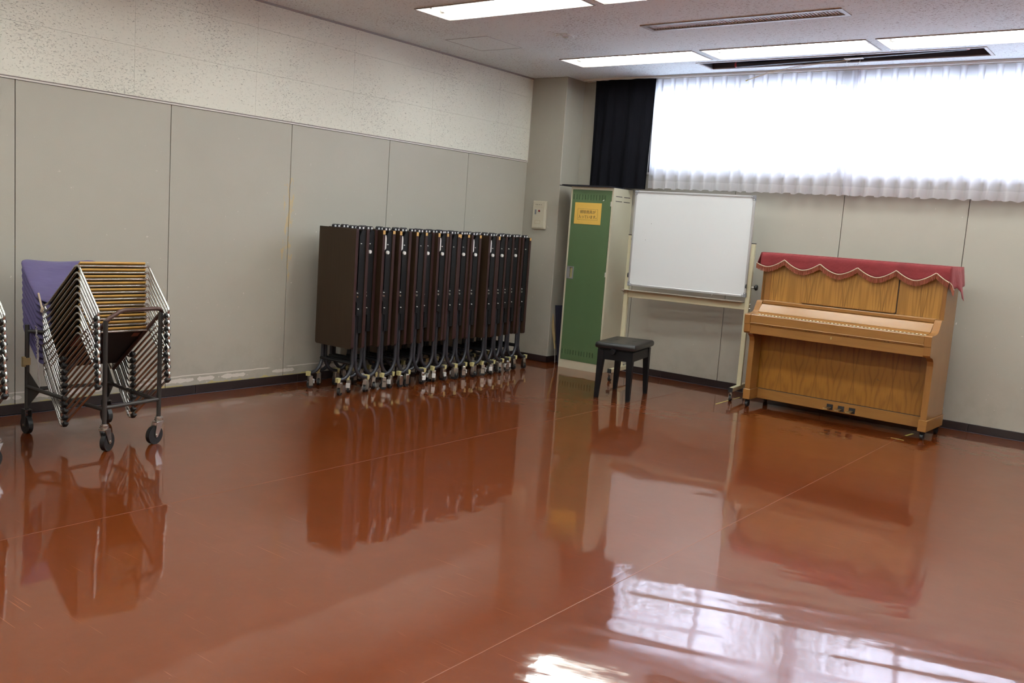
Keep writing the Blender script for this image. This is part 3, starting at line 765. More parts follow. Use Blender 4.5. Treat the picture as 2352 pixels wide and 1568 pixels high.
m.bbox(bx0, bx1, -0.037, -0.012, bz0, bz0+e).bbox(bx0, bx1, -0.037, -0.012, bz1-e, bz1).bbox(bx0, bx0+e, -0.037, -0.012, bz0+e, bz1-e).bbox(bx1-e, bx1, -0.037, -0.012, bz0+e, bz1-e)
m.obj('frame', 'alu', bd)
for x in (bx0, bx1):
    for z in (bz0, bz1):
        dx = 1 if x == bx0 else -1; dz = 1 if z == bz0 else -1
        q = MB()
        xa, xb = sorted((x-dx*.002, x+dx*.036)); za, zb = sorted((z-dz*.002, z+dz*.020))
        q.bbox(xa, xb, -0.040, -0.011, za, zb, 0.002)
        xa, xb = sorted((x-dx*.002, x+dx*.020)); za, zb = sorted((z+dz*.020, z+dz*.040))
        q.bbox(xa, xb, -0.040, -0.011, za, zb, 0.002)
        q.cyl((x+dx*.028, -0.0415, z+dz*.010), (x+dx*.028, -0.040, z+dz*.010), 0.004, 8, 1).cyl((x+dx*.009, -0.0415, z+dz*.032), (x+dx*.009, -0.040, z+dz*.032), 0.004, 8, 1)
        q.obj('corner_piece', ['grey_plastic', 'silver_label'], bd)
for s_, x in ((0, 0.0), (1, SP)):
    dx = 1 if s_ == 0 else -1
    kb = MB().cyl((x-dx*.02, 0, 0.975), (x-dx*.05, 0, 0.975), 0.006, 10, 1).cyl((x-dx*.045, 0, 0.975), (x-dx*.060, 0, 0.975), 0.014, 14, 0, r2=0.026).cyl((x-dx*.060, 0, 0.975), (x-dx*.072, 0, 0.975), 0.026, 18, 0, r2=0.022)
    if s_: kb.obj('clamp_knob', ['black_rubber', 'dull_chrome'], t)
    MB().cyl((x+dx*.012, -0.02, 0.98), (x+dx*.022, -0.02, 0.98), 0.024, 16).obj('washer', 'black_rubber', t)
    MB().cyl((x+dx*.016, -0.02, 1.31), (x+dx*.024, -0.02, 1.31), 0.012, 12).obj('pivot', 'black_rubber', t)
    MB().box(*sorted((x+dx*.020, x+dx*.026)), -0.030, -0.010, 0.90, 1.33).obj('side_strap', 'black_metal', t)
    for z in (0.79, 0.825): MB().cyl((x-dx*.020, 0, z), (x-dx*.030, 0, z), 0.007, 8).obj('bolt', 'dull_chrome', t)
for x, z in ((0.20, 1.46), (0.155, 1.31)): MB().box(x, x+0.005, -0.0328, -0.0318, z, z+0.004).obj('ink_spot', 'ink', bd)

# ------------------------------------------------------------------ piano stool
def pillow(w_, d_, h_, n=22, dimples=(), px=6):
    m = MB(); vs = []; fs = []
    def pt(i, j, sgn):
        u = sin(pi/2*(-1+2*i/n)); v = sin(pi/2*(-1+2*j/n))
        u = 0.5*u+0.5*sin(pi/2*u); v = 0.5*v+0.5*sin(pi/2*v)
        e = max(0.0, (1-abs(u)**(px*3)))**(.4 if sgn > 0 else .15) * max(0.0, (1-abs(v)**(px*3)))**(.4 if sgn > 0 else .15)
        z = sgn*h_/2*e
        if sgn > 0:
            for dx, dy in dimples: z -= 0.009*math.exp(-((u*w_/2-dx)**2+(v*d_/2-dy)**2)/0.00035)
        cr = 1-0.02*(abs(u)*abs(v))**4
        return (u*w_/2*cr, v*d_/2*cr, z)
    N = n+1
    for sgn in (1, -1):
        o = len(vs)
        for j in range(N):
            for i in range(N): vs.append(pt(i, j, sgn))
        for j in range(n):
            for i in range(n):
                f = (o+j*N+i, o+j*N+i+1, o+(j+1)*N+i+1, o+(j+1)*N+i); fs.append(f if sgn > 0 else f[::-1])
    m.add(vs, fs, 0, True); return m
t = thing('piano_stool', 'black piano stool with tufted leather seat and square legs', 'stool', (1.845, -1.205, 0), (0, 0, radians(12.8)))
SW, SD = 0.30, 0.515
dm = [(x, y) for x in (-0.075, 0.075) for y in (-0.17, -0.0, 0.17)]
pillow(0.345, 0.565, 0.050, 26, dm, 10).obj('seat', 'leather', t, (0, 0, 0.443))
MB().bbox(-0.150, 0.150, -0.262, 0.262, 0.410, 0.420, 0.002).obj('seat_base', 'stool_wood', t)
MB().bbox(-0.135, 0.135, -0.245, 0.245, 0.395, 0.410, 0.002).obj('lift_mechanism', 'black_metal', t)
m = MB()
m.box(-SW/2+.02, SW/2-.02, -SD/2+.006, -SD/2+.026, 0.325, 0.402).box(-SW/2+.02, SW/2-.02, SD/2-.026, SD/2-.006, 0.325, 0.402)
m.box(-SW/2+.006, -SW/2+.026, -SD/2+.02, SD/2-.02, 0.325, 0.402).box(SW/2-.026, SW/2-.006, -SD/2+.02, SD/2-.02, 0.325, 0.402)
m.obj('apron', 'stool_wood', t)
for sx in (-1, 1):
    for sy in (-1, 1):
        q = MB(); X, Y = sx*SW/2, sy*SD/2
        top = [(X, Y), (X-sx*.050, Y), (X-sx*.050, Y-sy*.050), (X, Y-sy*.050)]
        ox, oy = sx*.003, sy*.003
        bot = [(X+ox, Y+oy), (X+ox-sx*.032, Y+oy), (X+ox-sx*.032, Y+oy-sy*.032), (X+ox, Y+oy-sy*.032)]
        vs = [(a, b_, 0) for a, b_ in bot]+[(a, b_, 0.325) for a, b_ in top]+[(a, b_, 0.404) for a, b_ in top]
        fs = [(0, 1, 2, 3), (11, 10, 9, 8)]+[(r*4+i, r*4+(i+1) % 4, r*4+4+(i+1) % 4, r*4+4+i) for r in (0, 1) for i in range(4)]
        q.add(vs, fs).obj('leg', 'stool_wood', t)
for sy in (-1, 1):
    MB().cyl((-0.01, sy*(SD/2-.004), 0.398), (-0.01, sy*(SD/2+.022), 0.398), 0.010, 10).cyl((-0.01, sy*(SD/2+.020), 0.398), (-0.01, sy*(SD/2+.042), 0.398), 0.026, 20, r2=0.021).obj('knob', 'stool_wood', t)

# ------------------------------------------------------------------ upright piano
PT = (2.722, -0.241, 0); PA = radians(-1.95); W = 1.442
t = thing('upright_piano', 'brown upright piano with closed lid standing against the back wall', 'piano', PT, (0, 0, PA))
for x0, x1 in ((0.004, 0.034), (W-0.034, W-0.004)):
    MB().bbox(x0, x1, -0.31, 0.0, 0.152, 1.262, 0.002).obj('side_panel', 'piano_side', t)
arm = [(-0.30, 0.627), (-0.545, 0.627), (-0.560, 0.640), (-0.562, 0.705), (-0.568, 0.707), (-0.570, 0.777), (-0.562, 0.783), (-0.47, 0.789), (-0.432, 0.797), (-0.412, 0.812), (-0.375, 0.877), (-0.366, 0.889), (-0.30, 0.892)]
for x0, x1 in ((0.0, 0.050), (W-0.050, W)):
    MB().prism(arm, 'x', x0, x1).obj('arm', 'piano_side', t)
    leg = [(-0.30, 0.152), (-0.435, 0.152), (-0.435, 0.555), (-0.448, 0.590), (-0.480, 0.615), (-0.520, 0.627), (-0.30, 0.627)]
    lx = (0.002, 0.046) if x0 == 0 else (W-0.046, W-0.002)
    MB().prism(leg, 'x', *lx).obj('leg', 'piano_side', t)
    tx = (-0.006, 0.056) if x0 == 0 else (W-0.056, W+0.006)
    MB().bbox(*tx, -0.443, 0.0, 0.066, 0.152, 0.003).obj('toe_block', 'piano_plain', t)
MB().box(0.034, W-0.034, -0.02, -0.005, 0.09, 1.25).obj('back_panel', 'piano_dark', t)
MB().bbox(0.034, W-0.034, -0.285, -0.268, 0.150, 0.640, 0.002).obj('lower_panel', 'piano_dark', t)
MB().bbox(0.056, W-0.056, -0.300, -0.270, 0.068, 0.150, 0.003).obj('bottom_rail', 'piano_plain', t)
MB().box(0.056, W-0.056, -0.286, -0.283, 0.150, 0.155).obj('shadow_gap', 'duct_black', t)
MB().bbox(0.048, W-0.048, -0.553, -0.30, 0.627, 0.700, 0.003).obj('key_bed', 'piano_plain', t)
MB().bbox(0.050, W-0.050, -0.566, -0.35, 0.712, 0.783, 0.004).obj('key_lid_front', 'piano_plain', t)
MB().bbox(0.050, W-0.050, -0.560, -0.35, 0.700, 0.712, 0.002).obj('shadow_strip', 'piano_dark', t)
m = MB().tube([(0.052, -0.563, 0.714), (W-0.052, -0.563, 0.714)], 0.0055, 8); m.obj('moulding', 'piano_plain', t)
lid = [(-0.560, 0.783), (-0.455, 0.793), (-0.440, 0.800), (-0.430, 0.803), (-0.378, 0.862), (-0.368, 0.866), (-0.30, 0.866), (-0.30, 0.775), (-0.560, 0.775)]
MB().prism(lid, 'x', 0.052, W-0.052).obj('key_lid', 'piano_plain', t)
MB().tube([(0.054, -0.441, 0.8005), (W-0.054, -0.441, 0.8005)], 0.004, 8).obj('lid_bead', 'piano_plain', t)
hs = MB().bbox(0.0, 0.015, -0.006, 0.006, 0, 0.0055, 0.002).mesh('hinge_knuckle', ['hinge_glint'])
hg = MB().box(0.105, W-0.040, -0.556, -0.543, 0.7840, 0.7855).obj('piano_hinge', 'brass', t)
for i in range(46): place('hinge_knuckle', hs, hg, (0.11+i*0.0282, -0.549, 0.7855))
MB().bbox(0.052, W-0.052, -0.372, -0.300, 0.868, 0.896, 0.003).obj('top_rail', 'piano_plain', t)
MB().box(0.034, W-0.034, -0.306, -0.292, 0.892, 1.262).obj('upper_panel', 'piano_wood', t)
for x0, x1 in ((0.010, 0.080),): MB().box(x0, x1, -0.310, -0.30, 0.892, 1.262).obj('stile', 'piano_side', t)
MB().box(1.432-.012, 1.436, -0.311, -0.30, 0.892, 1.262).obj('stile', 'piano_side', t)
dsk = MB().bbox(0.360, 1.092, -0.318, -0.306, 0.908, 1.262, 0.002).obj('music_desk', 'piano_wood', t)
MB().box(0.356, 1.088, -0.328, -0.310, 0.902, 0.910).obj('ledge', 'piano_dark', dsk)
MB().box(0.365, 1.092, -0.318, -0.306, 0.896, 0.902).obj('ledge_shadow', 'duct_black', dsk)  # black strip stands in for the shadow under the ledge
MB().box(1.092, 1.098, -0.3085, -0.3055, 0.900, 1.262).obj('groove', 'duct_black', dsk)
MB().bbox(-0.004, W+0.004, -0.325, 0.004, 1.262, 1.278, 0.004).obj('lid', 'piano_side', t)
MB().box(0.712, 0.720, -0.5545, -0.552, 0.665, 0.685).obj('keyhole', 'brass', t)
for i, x in enumerate((0.655, 0.745, 0.832)):
    q = MB().box(x-0.002, x+0.046, -0.304, -0.299, 0.082, 0.125).obj('pedal_slot', 'duct_black', t)
    p = MB().prism([(x+0.010, -0.29), (x+0.034, -0.29), (x+0.036, -0.36), (x+0.044, -0.385), (x+0.040, -0.402), (x+0.004, -0.402), (x+0.0, -0.385), (x+0.008, -0.36)], 'z', 0.096, 0.104).obj('pedal', 'brass', t)
def piano_caster(x, y):
    c = MB().cyl((x, y, 0.067), (x, y, 0.050), 0.020, 12).box(x-0.016, x-0.012, y-0.012, y+0.012, 0.018, 0.052).box(x+0.012, x+0.016, y-0.012, y+0.012, 0.018, 0.052).obj('caster', 'black_metal', t)
    MB().cyl((x-0.011, y, 0.024), (x+0.011, y, 0.024), 0.024, 18).obj('wheel', 'black_rubber', c)
for x in (0.025, W-0.025):
    for y in (-0.405, -0.04): piano_caster(x, y)
MB().box(0.06, W-0.06, -0.27, -0.02, 0.068, 0.09).obj('bottom_board', 'black_metal', t)
MB().tube([(1.01, -0.3005, 0.373), (1.018, -0.3005, 0.379), (1.012, -0.3005, 0.385), (1.022, -0.3005, 0.374), (1.034, -0.3005, 0.371)], 0.0012, 5).obj('scribble', 'ink', t, (0, 0.0145, 0))
# velvet cover with scalloped fringe
cv = thing('piano_cover', 'red velvet cover with scalloped orange fringe draped over the piano', 'cover', PT, (0, 0, PA))
PK = [(-0.105, 1.235), (0.195, 1.236), (0.492, 1.226), (0.786, 1.222), (1.075, 1.226), (1.360, 1.232), (1.62, 1.225)]
def scz(x):
    for (a, za), (b_, zb) in zip(PK[:-1], PK[1:]):
        if x <= b_:
            tt = (x-a)/(b_-a); return za*(1-tt)+zb*tt-0.066*(1-(2*abs(tt-.5))**1.7)
    return 1.2
def cover():
    TOP = 1.284; XL, XR_ = -0.012, W+0.012; YFt = -0.333
    m = MB()
    # path around the front: left side back -> left front -> right front -> right back, arc length s
    def ring(x, y, zt, zb, out=(0, -1), n=8):
        return None
    N = 150; rows = 7; vs = []
    fr = []
    for i in range(N+1):
        x = XL+(XR_-XL)*i/N; zb = scz(x)
        fr.append((x, zb))
    for r in range(rows+1):
        g = r/rows
        for x, zb in fr:
            z = TOP+(zb-TOP)*g
            wv = 0.0025*sin(x*23)*g+0.003*sin(x*7.5+1)*g
            y = YFt-0.010*min(1, g*4)-0.006*g+wv
            if g == 0: y = YFt
            vs.append((x, y, z))
    M_ = N+1
    m.add(vs, [(r*M_+i, r*M_+i+1, (r+1)*M_+i+1, (r+1)*M_+i) for r in range(rows) for i in range(N)], 0, True)
    # top
    m.add([(XL, YFt, TOP), (XR_, YFt, TOP), (XR_, 0.01, TOP), (XL, 0.01, TOP)], [(0, 1, 2, 3)])
    # left side: flares out
    vs = []
    ys_ = [YFt-0.012, -0.25, -0.15, -0.05, 0.01]; 
    for r in range(5):
        g = r/4
        for j, y in enumerate(ys_): vs.append((XL-0.030*g-0.006*sin(y*40)*g, y+(-0.004*g if j == 0 else 0), TOP-(0.088+0.02*j*.5)*g))
    m.add(vs, [(r*5+j, r*5+j+1, (r+1)*5+j+1, (r+1)*5+j) for r in range(4) for j in range(4)], 0, True)
    # right side: folds hanging from the corners
    sec = [(0.000, -0.345, 0.115), (0.012, -0.335, 0.13), (0.022, -0.315, 0.165), (0.016, -0.270, 0.165), (0.030, -0.235, 0.150), (0.052, -0.200, 0.18), (0.058, -0.175, 0.225), (0.064, -0.140, 0.245), (0.040, -0.105, 0.19), (0.020, -0.06, 0.15), (0.026, -0.02, 0.14), (0.02, 0.01, 0.13)]
    vs = []
    for r in range(7):
        g = r/6
        for dx, y, dl in sec:
            y0 = YFt+(0.01-YFt)*(sec.index((dx, y, dl))/(len(sec)-1))
            vs.append((XR_+dx*g, y0*(1-g)+y*g, TOP-dl*g))
    K = len(sec)
    m.add(vs, [(r*K+j, r*K+j+1, (r+1)*K+j+1, (r+1)*K+j) for r in range(6) for j in range(K-1)], 0, True)
    o = m.obj('cloth', 'velvet', cv)
    md = o.modifiers.new('s', 'SOLIDIFY'); md.thickness = 0.003; md.offset = 1
    # cords
    pts = [(x, YFt-0.020+0.0025*sin(x*23)+0.003*sin(x*7.5+1), zb) for x, zb in fr]
    pts = [(XL-0.040, -0.05, 1.195), (XL-0.038, -0.20, 1.192), (XL-0.036, YFt-0.008, 1.196)]+pts
    cd = MB().tube(pts, 0.0042, 7)
    cd.obj('cord', 'cord_cream', cv)
    cr = [(XR_+dx+0.003, y-0.002, TOP-dl) for dx, y, dl in sec[0:4]]
    MB().tube(cr, 0.0042, 7).obj('cord', 'cord_cream', cv)
    # fringe: separate strands
    f = MB(); rnd = random.Random(4)
    def strand(p, L_):
        dx = rnd.uniform(-.0025, .0025); w2 = 0.0019; x, y, z = p
        q = (x+dx, y+rnd.uniform(-.002, .001), z-L_)
        f.add([(x-w2, y, z), (x+w2, y, z), (x+w2, y-0.003, z), (q[0]-w2, q[1], q[2]), (q[0]+w2, q[1], q[2]), (q[0], q[1]-0.003, q[2])],
              [(0, 1, 4, 3), (1, 2, 5, 4), (2, 0, 3, 5), (3, 4, 5)])
    def along(P_, step):
        P_ = [Vector(p) for p in P_]
        for a, b_ in zip(P_[:-1], P_[1:]):
            n_ = max(1, int((b_-a).length/step))
            for k_ in range(n_): strand(a+(b_-a)*(k_/n_)-Vector((0, 0, .002)), rnd.uniform(.034, .042))
    along(pts, 0.0034); along(cr, 0.0034)
    fo = f.obj('fringe', 'fringe', cv); fo['kind'] = 'stuff'
    # side fringe behind the right fold
    g = MB()
    for i in range(26):
        y = -0.335+i*0.004; x = XR_+0.004+0.01*abs(sin(i)); z = 1.150-0.0012*i
        g.add([(x, y, z), (x, y+0.004, z), (x, y+0.003, z-0.045), (x, y, z-0.045)], [(0, 1, 2, 3)])
    go = g.obj('fringe', 'fringe', cv); go['kind'] = 'stuff'
cover()

# floor tapes
for (a, b_, wd, lab) in (((2.526, -0.807), (2.515, -0.295), 0.010, 'long yellow floor tape pointing at the whiteboard caster'),
                        ((3.942, -0.826), (4.035, -0.832), 0.009, 'short yellow floor tape in front of the right end of the piano'),
                        ((4.000, -0.640), (4.018, -0.500), 0.018, 'scrap of yellow tape on the floor by the right piano caster')):
    a = Vector((*a, 0)); b_ = Vector((*b_, 0)); d = (b_-a).normalized(); n_ = Vector((-d.y, d.x, 0))*wd/2; z = Vector((0, 0, 0.0008))
    m = MB(); vs = [a-n_, b_-n_, b_+n_, a+n_]; m.add(vs+[v+z for v in vs], [(0, 3, 2, 1), (4, 5, 6, 7), (0, 1, 5, 4), (1, 2, 6, 5), (2, 3, 7, 6), (3, 0, 4, 7)])
    tag(m.obj('floor_tape', 'yellow_tape'), lab, 'tape')

# ------------------------------------------------------------------ folded tables
def rrect(w0, w1, z0, z1, r, n=3):
    p = []
    for cx, cz, a0 in ((w1-r, z0+r, -pi/2), (w1-.003, z1-.003, 0), (w0+.003, z1-.003, pi/2), (w0+r, z0+r, pi)):
        rr = r if cz < (z0+z1)/2 else .003
        for k in range(n+1):
            a = a0+pi/2*k/n; p.append((cx+rr*cos(a), cz+rr*sin(a)))
    return p
D = 0.41
leaf = MB().prism(rrect(-D, 0, 0.350, 1.254, 0.018), 'y', 0.040, 0.0665, 0, 1).mesh('leaf', ['table_laminate', 'table_edge'])
leaf2 = MB().prism(rrect(-D, 0, 0.350, 1.254, 0.018), 'y', -0.0665, -0.040, 0, 1).mesh('leaf', ['table_laminate', 'table_edge'])
ap = MB()
prof = [(0.039, 1.246), (0.004, 1.246), (-0.020, 1.200), (-0.020, 0.800), (-0.034, 0.782), (-0.034, 0.716), (-0.022, 0.700), (-0.022, 0.610), (0.002, 0.600), (0.002, 0.470), (0.039, 0.470)]
ap.prism(prof, 'x', -0.016, -0.008); ap.prism(prof, 'x', -D+0.008, -D+0.016)
ap.box(-D+0.016, -0.016, 0.030, 0.039, 0.52, 1.24)
apron = ap.mesh('apron', ['black_metal'])
ap2 = MB(); prof2 = [(-a, z) for a, z in prof]
prof2 = [(-0.039, 1.240), (0.0, 1.240), (0.012, 1.200), (0.012, 0.60), (-0.010, 0.59), (-0.010, 0.47), (-0.039, 0.47)]
ap2.prism(prof2, 'x', -0.048, -0.040); ap2.prism(prof2, 'x', -D+0.040, -D+0.048); ap2.box(-D+0.048, -0.048, -0.039, -0.032, 0.52, 1.23)
apron2 = ap2.mesh('apron', ['black_metal'])
def leg_mesh(s_):
    pts = [(0, s_*0.0135, 0.79), (0, s_*0.0135, 0.255)]
    for k in range(1, 9):
        a = pi/2*k/8; pts.append((0, s_*(0.0135+0.105*(1-cos(a))), 0.255-0.135*sin(a)))
    pts.append((0, s_*0.138, 0.118))
    return MB().tube(pts, 0.0145, 8, fixed=(1, 0, 0)).mesh('leg', ['leg_metal'])
LEG = {1: leg_mesh(1), -1: leg_mesh(-1)}
def cap_mesh(s_):
    y0, y1 = sorted((s_*0.134, s_*0.160)); m = MB()
    vs = [(-.017, y0, .133), (.017, y0, .133), (.017, y1, .135), (-.017, y1, .135)]
    h0 = .102 if s_ > 0 else .098
    k = .006
    lo = [(-.014, y0+(k if s_ > 0 else 0), .100), (.014, y0+(k if s_ > 0 else 0), .100), (.014, y1-(0 if s_ > 0 else k), .100), (-.014, y1-(0 if s_ > 0 else k), .100)]
    m.add(vs+lo, [(0, 1, 2, 3), (7, 6, 5, 4), (0, 4, 5, 1), (1, 5, 6, 2), (2, 6, 7, 3), (3, 7, 4, 0)])
    return m.mesh('foot_cap', ['cream_cap'])
CAP = {1: cap_mesh(1), -1: cap_mesh(-1)}
cas = MB().cyl((0, 0, .108), (0, 0, .072), .008, 8).bbox(-.016, .016, -.018, .016, .058, .100, .004).box(-.016, -.011, -.018, .016, .022, .070).box(.011, .016, -.018, .016, .022, .070).mesh('caster', ['dull_chrome'])
lock = MB().box(-.016, .016, -.030, -.024, .040, .072).box(-.016, .016, -.026, -.012, .066, .074).mesh('brake', ['silver_label'])
whl = MB().cyl((-.010, 0, .0275), (.010, 0, .0275), .0275, 16).mesh('wheel', ['black_rubber'])
hin = MB()
for y in (-0.018, 0.018): hin.cyl((-0.012, y, 1.262), (0.012, y, 1.262), 0.015, 14, 0).cyl((0.012, y, 1.262), (0.0135, y, 1.262), 0.008, 10, 1)
hin.box(-0.010, 0.010, -0.018, 0.018, 1.252, 1.258)
hinge = hin.mesh('hinge', ['leg_metal', 'silver_label'])
bar = MB().cyl((-D+0.035, 0.0, 0), (-0.035, 0.0, 0), 0.0105, 10).mesh('cross_bar', ['black_metal'])
bolt = MB().cyl((-0.008, 0, 0), (0.003, 0, 0), 0.0085, 6).mesh('bolt', ['dull_chrome'])
rivet = MB().cyl((-0.008, 0, 0), (0.001, 0, 0), 0.004, 8).mesh('rivet', ['silver_label'])
knob = MB().cyl((-0.03, 0, 0), (0.016, 0, 0), 0.0055, 10, 0).cyl((0.014, 0, 0), (0.026, 0, 0), 0.0145, 18, 1, r2=0.0135).mesh('release_knob', ['chrome', 'silver_label'])
strap = MB().prism([(-0.038, 1.215), (-0.026, 1.215), (-0.0215, 1.190), (-0.0215, 1.115), (-0.036, 1.100)], 'x', -0.008, -0.005).mesh('catch_strip', ['silver_label'])
tape1 = MB().box(-0.0005, 0.0008, 0.041, 0.0655, 1.228, 1.252).mesh('corner_tape', ['gold_tape'])
tape2 = MB().box(-0.0005, 0.0008, -0.0655, -0.041, 1.222, 1.252).mesh('corner_tape', ['gold_tape'])
ORD = ['nearest the camera', 'second from the near end', 'third from the near end', 'fourth from the near end', 'fifth from the near end', 'sixth from the near end', 'seventh from the near end',
       'middle one, eighth from either end', 'seventh from the pillar end', 'sixth from the pillar end', 'fifth from the pillar end', 'fourth from the pillar end', 'third from the pillar end', 'second from the pillar end', 'last one beside the pillar']
# (centre y, end x, knob, strip, near tape, far tape)
KK = 1.05
TB = [(-2.955, .600, 0, 0, 0, 0), (-2.820, .545, 1, 0, 0, 0), (-2.685, .590, 1, 1, 1, 1), (-2.520, .598, 1, 1, 1, 0), (-2.345, .600, 0, 0, 1, 1),
      (-2.207, .545, 1, 0, 0, 0), (-2.070, .572, 1, 1, 1, 1), (-1.937, .575, 0, 0, 0, 1), (-1.803, .562, 1, 0, 1, 1), (-1.668, .575, 1, 1, 0, 1),
      (-1.470, .598, 1, 1, 0, 0), (-1.335, .590, 1, 0, 1, 0), (-1.200, .560, 0, 0, 0, 0), (-1.066, .528, 1, 0, 1, 0), (-0.930, .540, 0, 0, 0, 1)]
rnd = random.Random(11)
for i, (cy, ex, kn, stp, tn, tf) in enumerate(TB):
    t = thing('folded_table', 'dark brown folded meeting table on casters, '+ORD[i]+(' of the row' if i != 7 else ''), 'table', (ex*KK, cy*KK, 0), (0, 0, radians(rnd.uniform(-.6, .6))), group='folded tables in a row along the left wall')
    place('leaf', leaf, t); place('leaf', leaf2, t); place('apron', apron, t); place('apron', apron2, t)
    for x in (-0.03, -0.11, -0.30): place('hinge', hinge, t, (x, 0, 0))
    for s_ in (-1, 1):
        for x in (-0.034, -D+0.034):
            lg = place('leg', LEG[s_], t, (x, 0, 0)); place('foot_cap', CAP[s_], t, (x, 0, 0))
            a = rnd.uniform(0, 2*pi)
            c = place('caster', cas, t, (x, s_*0.128, 0), (0, 0, a)); place('wheel', whl, c)
            if rnd.random() < .55: place('brake', lock, c, None, None)
        place('cross_bar', bar, t, (0, s_*0.030, 0.235)); 
    place('bolt', bolt, t, (0, -0.026, 0.748)); place('rivet', rivet, t, (0, -0.023, 0.775)); place('rivet', rivet, t, (0.002, -0.012, 0.655)); place('rivet', rivet, t, (0, -0.008, 1.145))
    if kn: place('release_knob', knob, t, (0.0, -0.026, 1.085))
    if stp: place('catch_strip', strap, t)
    if tn: place('corner_tape', tape2, t)
    if tf: place('corner_tape', tape1, t)

# ------------------------------------------------------------------ stacked chairs on trolleys
TILT = radians(-37.8); HWC = 0.20
def chair_meshes():
    r = 0.0065
    loop = fillet([(0.01, 0, 0), (0.42, 0, 0), (0.456, 0, -0.335), (-0.072, 0, -0.333), (-0.060, 0, 0.028)], 0.035, 5, True)
    side = MB().tube(loop, r, 8, closed=True, fixed=(0, 1, 0)).mesh('side_frame', ['chrome'])
    fr = MB().cyl((0.412, -HWC, -0.010), (0.412, HWC, -0.010), r, 8).mesh('front_rail', ['chrome'])
    st = MB().bbox(0.03, 0.425, -HWC+0.012, HWC-0.012, -0.001, 0.0115, 0.003).mesh('seat', ['golden_ply'])
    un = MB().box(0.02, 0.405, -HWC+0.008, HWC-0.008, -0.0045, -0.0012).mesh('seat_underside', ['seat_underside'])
    up = MB().tube([(-0.055, 0, 0.0), (-0.060, 0, 0.06), (-0.088, 0, 0.33)], r, 8).mesh('back_upright', ['chrome'])
    ft = MB().bbox(-0.018, 0.018, -0.012, 0.012, -0.014, 0.012, 0.004).mesh('rubber_foot', ['black_rubber'])
    # padded back with a loose fabric sleeve
    m = MB(); n1, n2 = 20, 12; vs = []; fs = []
    for sg in (1, -1):
        o = len(vs)
        for j in range(n2+1):
            for i in range(n1+1):
                u = sin(pi/2*(-1+2*i/n1)); v = sin(pi/2*(-1+2*j/n2))
                e = max(0, 1-abs(u)**14)**.5*max(0, 1-abs(v)**8)**.5
                wd = 0.234*(1-0.03*(v > 0)*v**3-0.05*abs(v)**12)
                dip = -0.010*(1-u*u)**1*(v > .5)*(v-.5)*2+0
                y = u*wd; zc = 0.203+v*0.166*(1-0.14*abs(u)**9)+dip; curve = 0.022*(1-u*u)
                wr = 0.002*sin(v*14+u*3)*(v < -.4)
                vs.append((-0.058-0.16*(zc-0.2)-curve+sg*0.0135*e+wr, y+0.004, zc))
        for j in range(n2):
            for i in range(n1):
                f = (o+j*(n1+1)+i, o+j*(n1+1)+i+1, o+(j+1)*(n1+1)+i+1, o+(j+1)*(n1+1)+i); fs.append(f if sg > 0 else f[::-1])
    m.add(vs, fs, 0, True); bk = m.mesh('backrest', ['purple_fabric'])
    return side, fr, st, un, up, ft, bk
CM = chair_meshes()
CORD = ['top chair', 'second chair from the top', 'third chair from the top', 'fourth chair from the top', 'fifth chair from the top', 'sixth chair from the top', 'seventh chair from the top',
        'fourth chair from the bottom', 'third chair from the bottom', 'second chair from the bottom', 'bottom chair']
def chair_stack(dy, where, n=11, grp=''):
    rnd = random.Random(5)
    for i in range(n):
        t = thing('stacking_chair', 'purple-backed chair, '+CORD[i]+' of the '+where, 'chair', (0.587+0.002*i, -5.2+dy+rnd.uniform(-.003, .003), 0.742-0.0358*i), (0, TILT, 0), group=grp)
        for s_ in (-1, 1):
            place('side_frame', CM[0], t, (0, s_*HWC, 0)); place('back_upright', CM[4], t, (0, s_*(HWC-0.015), 0))
            for fx, fz in ((0.415, -0.336), (-0.02, -0.334)): place('rubber_foot', CM[5], t, (fx, s_*HWC, fz))
        place('front_rail', CM[1], t); place('seat', CM[2], t); place('seat_underside', CM[3], t); place('backrest', CM[6], t)
        if i == 0: top = t
        last = t
    return top, last
top, last = chair_stack(0, 'stack on the trolley', grp='stacking chairs piled on the near trolley')
MB().bbox(0.335, 0.375, 0.13, 0.17, -0.0055, -0.0046, 0.0002).obj('worn_patch', 'worn_red', last)
MB().bbox(0.26, 0.38, -0.19, -0.13, -0.0055, -0.0046, 0.0002).obj('worn_patch', 'worn_red', last)
chair_stack(-0.865, 'stack cut by the left edge', grp='stacking chairs piled at the left edge')

plain('blue_tape', (0.03, 0.04, 0.25), 0.5)
bt = MB().cyl((0.412, -0.10, -0.010), (0.412, -0.055, -0.010), 0.0075, 10)
for o in COL.objects:
    if o.name.startswith('stacking_chair') and o['label'].startswith('purple-backed chair, second chair from the bottom of the stack on'):
        bt.obj('blue_tape', 'blue_tape', o); break

